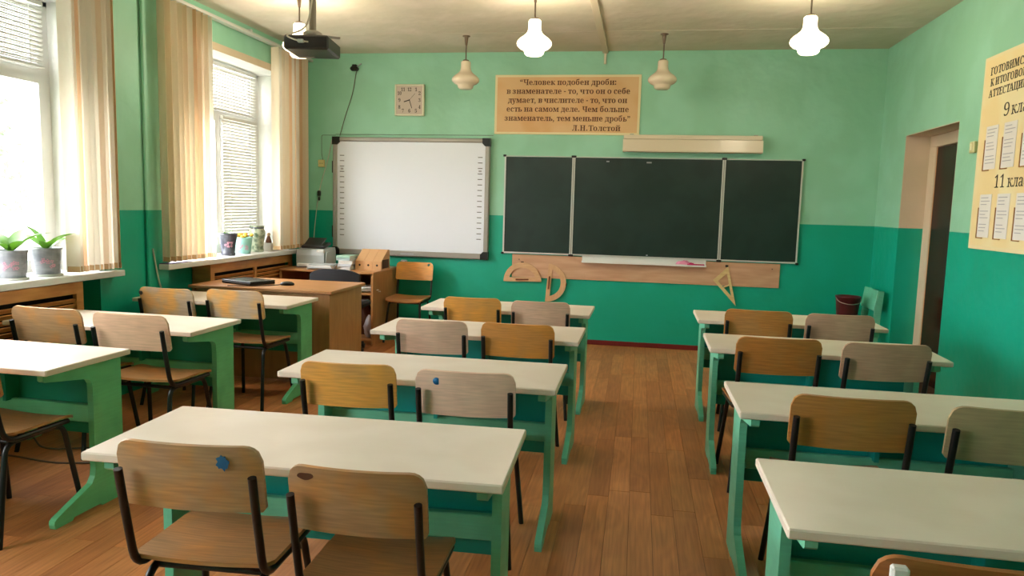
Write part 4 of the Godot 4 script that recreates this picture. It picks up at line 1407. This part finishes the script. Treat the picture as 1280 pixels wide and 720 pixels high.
func build_ceiling_things():
	pendant("lit opal pendant lamp half hidden behind the projector", Vector3(-2.20, 2.70, 2.15), true)
	pendant("lit opal pendant lamp above the quotation poster", Vector3(-0.318, 2.70, 2.15), true)
	pendant("lit opal pendant lamp on the right, towards the door", Vector3(1.648, 2.70, 2.12), true)
	pendant("unlit opal pendant lamp left of the quotation poster", Vector3(-1.185, 2.675, 0.74), false)
	pendant("unlit opal pendant lamp right of the quotation poster", Vector3(0.668, 2.675, 0.72), false)
	# projector
	var p := thing("projector", "black ceiling projector on a grey pole by the window wall", "projector", Vector3(-1.93, 2.53, 2.49), deg_to_rad(9))
	var mb := MB.new()
	mb.cbox(at(0, 0.05, 0), Vector3(0.325, 0.10, 0.36), 0.012)
	obj("body", mb.done(), M.black_plastic, p)
	part_box("lens_ring", p, Vector3(-0.08, 0.05, -0.185), Vector3(0.08, 0.07, 0.02), M.grey_plastic, 0.008)
	part_box("bottom_label", p, Vector3(-0.08, -0.001, -0.12), Vector3(0.12, 0.002, 0.06), mat(Color(0.5, 0.48, 0.45), 0.6))
	part_box("mount_plate", p, Vector3(0.02, 0.112, 0.02), Vector3(0.20, 0.016, 0.12), M.grey_plastic, 0.003)
	for s in [-1.0, 1.0]:
		part_box("mount_arm", p, Vector3(s * 0.11 + 0.02, 0.12, 0.03), Vector3(0.16, 0.014, 0.025), M.alu, 0.003).rotation.y = s * 0.5
	part_lathe("pole_flange", p, [Vector2(0.0, 0.118), Vector2(0.065, 0.122), Vector2(0.07, 0.15), Vector2(0.045, 0.165), Vector2(0.0, 0.167)], M.alu, 18)
	part_tube("pole", p, [Vector3(0, 0.16, 0), Vector3(0, H - 2.53, 0)], 0.026, mat(Color(0.55, 0.52, 0.47), 0.5), 14)
	part_tube("cable", p, fillet([Vector3(0.03, 0.5, 0.03), Vector3(-0.03, 0.17, 0.05), Vector3(-0.15, 0.09, 0.19), Vector3(-0.06, 0.055, 0.20), Vector3(0.02, 0.05, 0.185)], 0.08), 0.006, M.white_cord, 6)
	part_box("cable_plug", p, Vector3(-0.03, 0.052, 0.20), Vector3(0.045, 0.022, 0.035), M.grey_plastic, 0.004)
	# cable trunking
	var tr := thing("cable_trunking", "cream cable trunking across the ceiling down to the board wall", "trunking", Vector3(0.10, H, 0.0))
	part_span("ceiling_run", tr, Vector3(-0.03, -0.022, 0.0), Vector3(0.03, 0.0, 5.0), M.trunking, 0.003)
	part_span("wall_run", tr, Vector3(-0.012, -0.13, 0.0), Vector3(0.012, -0.022, 0.016), M.trunking, 0.003)

# ---------------------------------------------------------------- window sills
func flower_print(parent: Node3D, c: Vector3, facing: float, r: float, sd: int):
	var rng := RandomNumberGenerator.new()
	rng.seed = sd
	var mb := MB.new()
	for k in 9:
		var off := Vector2(rng.randf_range(-0.04, 0.04), rng.randf_range(-0.025, 0.025))
		for j in 4:
			var a := TAU * j / 4.0 + k
			var q := off + Vector2(cos(a), sin(a)) * 0.007
			var ang := facing + q.x / r
			var pos := c + Vector3(sin(ang) * (r + 0.001), q.y, cos(ang) * (r + 0.001))
			mb.obox(Transform3D(Basis(Vector3.UP, ang), pos), Vector3(0.007, 0.007, 0.0015))
	obj("flower_print", mb.done(), mat(Color(0.82, 0.58, 0.66), 0.4), parent)

func build_sill_things():
	# two orchids
	for k in 2:
		var o := thing("potted_orchid", ["orchid in a grey pot at the left edge of the window sill", "orchid in a grey pot beside the bunched blind"][k], "potted plant", Vector3(-3.205, SILL, [3.93, 3.66][k]), 0.0, "orchids on the nearer window sill")
		part_lathe("saucer", o, [Vector2(0.0, 0.0), Vector2(0.088, 0.0), Vector2(0.094, 0.016), Vector2(0.086, 0.012), Vector2(0.0, 0.010)], M.white_plastic, 24)
		part_lathe("pot", o, [Vector2(0.0, 0.010), Vector2(0.076, 0.010), Vector2(0.082, 0.06), Vector2(0.089, 0.165), Vector2(0.093, 0.17), Vector2(0.093, 0.18), Vector2(0.086, 0.18), Vector2(0.08, 0.16), Vector2(0.0, 0.158)], M.pot_grey, 28)
		part_lathe("soil", o, [Vector2(0.082, 0.158), Vector2(0.05, 0.168), Vector2(0.0, 0.17)], M.soil, 20)
		flower_print(o, Vector3(0, 0.085, 0), 0.75, 0.085, 4 + k)
		var rng := RandomNumberGenerator.new()
		rng.seed = 20 + k
		for j in 6:
			var l := obj("leaf", leaf_mesh(0.26, 0.042, 0.50), M.leaf, o)
			l.position = Vector3(0, 0.165, 0)
			l.rotation = Vector3(rng.randf_range(-0.75, -0.15), TAU * j / 6.0 + [0.2, 0.75][k], 0)
			l.scale = Vector3.ONE * rng.randf_range(0.65, 1.1)
	# far sill
	var d := thing("potted_succulent", "small green plant in a dark grey pot on the far sill", "potted plant", Vector3(-3.20, SILL, 1.56))
	part_lathe("pot", d, [Vector2(0.0, 0.0), Vector2(0.062, 0.0), Vector2(0.066, 0.018), Vector2(0.058, 0.03), Vector2(0.068, 0.10), Vector2(0.084, 0.19), Vector2(0.088, 0.205), Vector2(0.078, 0.205), Vector2(0.07, 0.19), Vector2(0.0, 0.185)], M.pot_dark, 28)
	flower_print(d, Vector3(0, 0.11, 0), 0.5, 0.071, 9)
	leaves(d, Vector3(0, 0.185, 0), 9, 0.075, 0.018, 6, 0.25)
	var te := thing("flower_pot", "pale turquoise pot of yellow flowers on the far sill", "potted plant", Vector3(-3.21, SILL, 1.28))
	part_lathe("pot", te, [Vector2(0.0, 0.0), Vector2(0.066, 0.0), Vector2(0.074, 0.06), Vector2(0.086, 0.155), Vector2(0.08, 0.155), Vector2(0.07, 0.14), Vector2(0.0, 0.138)], M.pot_teal, 28)
	flower_print(te, Vector3(0, 0.07, 0), 0.6, 0.076, 12)
	var rng := RandomNumberGenerator.new()
	rng.seed = 31
	for k in 12:
		var fl := MB.new()
		fl.lathe(Transform3D(), [Vector2(0.0, 0.0), Vector2(0.016, 0.006), Vector2(0.021, 0.016), Vector2(0.012, 0.026), Vector2(0.0, 0.028)], 8)
		var o := obj("blossom", fl.done(), M.yellow_petal, te)
		var a := TAU * k / 12.0 * 2.0 + rng.randf()
		var r := 0.03 + 0.045 * (k % 2)
		o.position = Vector3(cos(a) * r, 0.15 + rng.randf() * 0.025, sin(a) * r)
	leaves(te, Vector3(0, 0.14, 0), 8, 0.08, 0.015, 8, 0.5)
	var v := thing("ceramic_vase", "mottled green ceramic vase on the far sill", "vase", Vector3(-3.22, SILL, 1.0))
	part_lathe("body", v, [Vector2(0.0, 0.0), Vector2(0.058, 0.0), Vector2(0.064, 0.02), Vector2(0.06, 0.05), Vector2(0.066, 0.11), Vector2(0.078, 0.17), Vector2(0.08, 0.205), Vector2(0.066, 0.225), Vector2(0.062, 0.24), Vector2(0.074, 0.26), Vector2(0.066, 0.26), Vector2(0.05, 0.24), Vector2(0.0, 0.23)], M.vase_glaze, 28)
	part_lathe("rim_band", v, [Vector2(0.0625, 0.232), Vector2(0.067, 0.236), Vector2(0.067, 0.244), Vector2(0.0625, 0.248)], M.pot_dark, 24)
	var bx := thing("white_box", "small white box behind the vase at the end of the sill", "box", Vector3(-3.23, SILL, 0.74))
	part_box("carton", bx, Vector3(0, 0.035, 0), Vector3(0.14, 0.07, 0.20), M.white_paper, 0.003)
	part_box("lid", bx, Vector3(0, 0.074, 0), Vector3(0.146, 0.010, 0.206), M.white_plastic, 0.002)
	var fg := thing("figurine", "little brown figurine standing on the white box", "figurine", Vector3(-3.22, SILL + 0.079, 0.77))
	part_lathe("body", fg, [Vector2(0.0, 0.0), Vector2(0.028, 0.0), Vector2(0.03, 0.02), Vector2(0.02, 0.05), Vector2(0.012, 0.07), Vector2(0.0, 0.072)], mat(Color(0.45, 0.27, 0.16), 0.5), 16)
	part_lathe("head", fg, [Vector2(0.0, 0.066), Vector2(0.014, 0.07), Vector2(0.02, 0.085), Vector2(0.014, 0.10), Vector2(0.0, 0.104)], mat(Color(0.78, 0.66, 0.52), 0.5), 14)
	# papers under the blind
	var pp := thing("sill_papers", "violet and white papers lying on the far sill under the blind", "papers", Vector3(XL + 0.02, SILL, 2.38))
	part_box("violet_sheet", pp, Vector3(0, 0.004, 0.1), Vector3(0.12, 0.006, 0.30), mat(Color(0.42, 0.36, 0.52), 0.6))
	part_box("white_sheet", pp, Vector3(0.01, 0.002, -0.22), Vector3(0.10, 0.003, 0.30), M.white_paper)

# ---------------------------------------------------------------- corner by the door
func build_floor_things():
	var c := thing("mint_chair", "small mint painted wooden chair in the corner by the door", "chair", Vector3(2.53, 0, 0.42))
	part_box("seat", c, Vector3(0, 0.40, 0), Vector3(0.34, 0.02, 0.36), M.desk_mint, 0.004)
	for sz in [-1.0, 1.0]:
		part_span("leg", c, Vector3(-0.16, 0, sz * 0.165 - 0.0125), Vector3(-0.11, 0.39, sz * 0.165 + 0.0125), M.desk_mint, 0.003)
		var p := part_span("back_post", c, Vector3(-0.03, 0, -0.0125), Vector3(0.03, 0.76, 0.0125), M.desk_mint, 0.003)
		p.position += Vector3(0.175, 0, sz * 0.185)
		p.rotation.z = deg_to_rad(-3)
	var b := part_box("backrest", c, Vector3(0.165, 0.67, 0), Vector3(0.02, 0.19, 0.40), M.desk_mint, 0.004)
	b.rotation.z = deg_to_rad(-8)
	part_box("rail", c, Vector3(0.0, 0.36, 0.165), Vector3(0.26, 0.05, 0.018), M.desk_mint, 0.003)
	part_box("rail", c, Vector3(0.0, 0.36, -0.165), Vector3(0.26, 0.05, 0.018), M.desk_mint, 0.003)
	var fc := part_tube("floor_cable", self, fillet([Vector3(-3.0, 0.006, 4.05), Vector3(-2.75, 0.006, 4.25), Vector3(-2.45, 0.006, 4.12), Vector3(-2.2, 0.006, 4.30), Vector3(-2.5, 0.006, 4.42), Vector3(-2.9, 0.006, 4.36), Vector3(-3.05, 0.006, 4.5)], 0.12, 7), 0.005, M.cord, 6)
	tag(fc, "thin grey cable coiled on the floor under the second window desk", "cable")
	var bk := thing("bucket", "dark red bucket standing on the mint chair", "bucket", Vector3(2.50, 0.41, 0.42))
	part_lathe("pail", bk, [Vector2(0.0, 0.0), Vector2(0.082, 0.0), Vector2(0.086, 0.006), Vector2(0.108, 0.26), Vector2(0.114, 0.262), Vector2(0.114, 0.275), Vector2(0.105, 0.275), Vector2(0.082, 0.012), Vector2(0.0, 0.010)], M.bucket, 32)
	part_tube("handle", bk, fillet([Vector3(-0.112, 0.262, 0), Vector3(-0.10, 0.22, 0.075), Vector3(0, 0.20, 0.118), Vector3(0.10, 0.22, 0.075), Vector3(0.112, 0.262, 0)], 0.06), 0.0035, M.alu, 6)

# ---------------------------------------------------------------- outside
func build_outdoors():
	var g := structure("ground")
	part_span("yard", g, Vector3(-60, -1.2, -50), Vector3(XL - WT - 0.05, -1.0, 60), M.asphalt)
	var k := 0
	for e in [[-10.5, -2.2, 3.4, "leafy tree in the yard outside the nearer window"], [-13.0, -4.75, 4.2, "tall tree in the yard behind the far window"]]:
		var t := thing("tree", e[3], "tree", Vector3(e[0], -1.0, e[1]))
		var rng := RandomNumberGenerator.new()
		rng.seed = 100 + k
		part_tube("trunk", t, [Vector3(0, 0, 0), Vector3(0.05, 1.2, 0.03), Vector3(0, e[2], 0)], 0.11, M.bark, 10)
		var mb := MB.new()
		for j in 1500:
			var d := Vector3(rng.randfn(), rng.randfn(), rng.randfn()).normalized() * pow(rng.randf(), 0.45)
			var c := Vector3(d.x * 1.5, e[2] * 0.78 + d.y * e[2] * 0.42, d.z * 1.5)
			var bs := Basis(Vector3(rng.randfn(), rng.randfn(), rng.randfn()).normalized(), rng.randf() * TAU)
			var s := rng.randf_range(0.05, 0.10)
			mb.quad(c + bs * Vector3(-s, 0, 0), c + bs * Vector3(0, 0, -s * 0.6), c + bs * Vector3(s, 0, 0), c + bs * Vector3(0, 0, s * 0.6), bs.y)
		var f := obj("foliage", mb.done(), M.tree_leaf, t)
		f.set_meta("kind", "stuff")
		k += 1
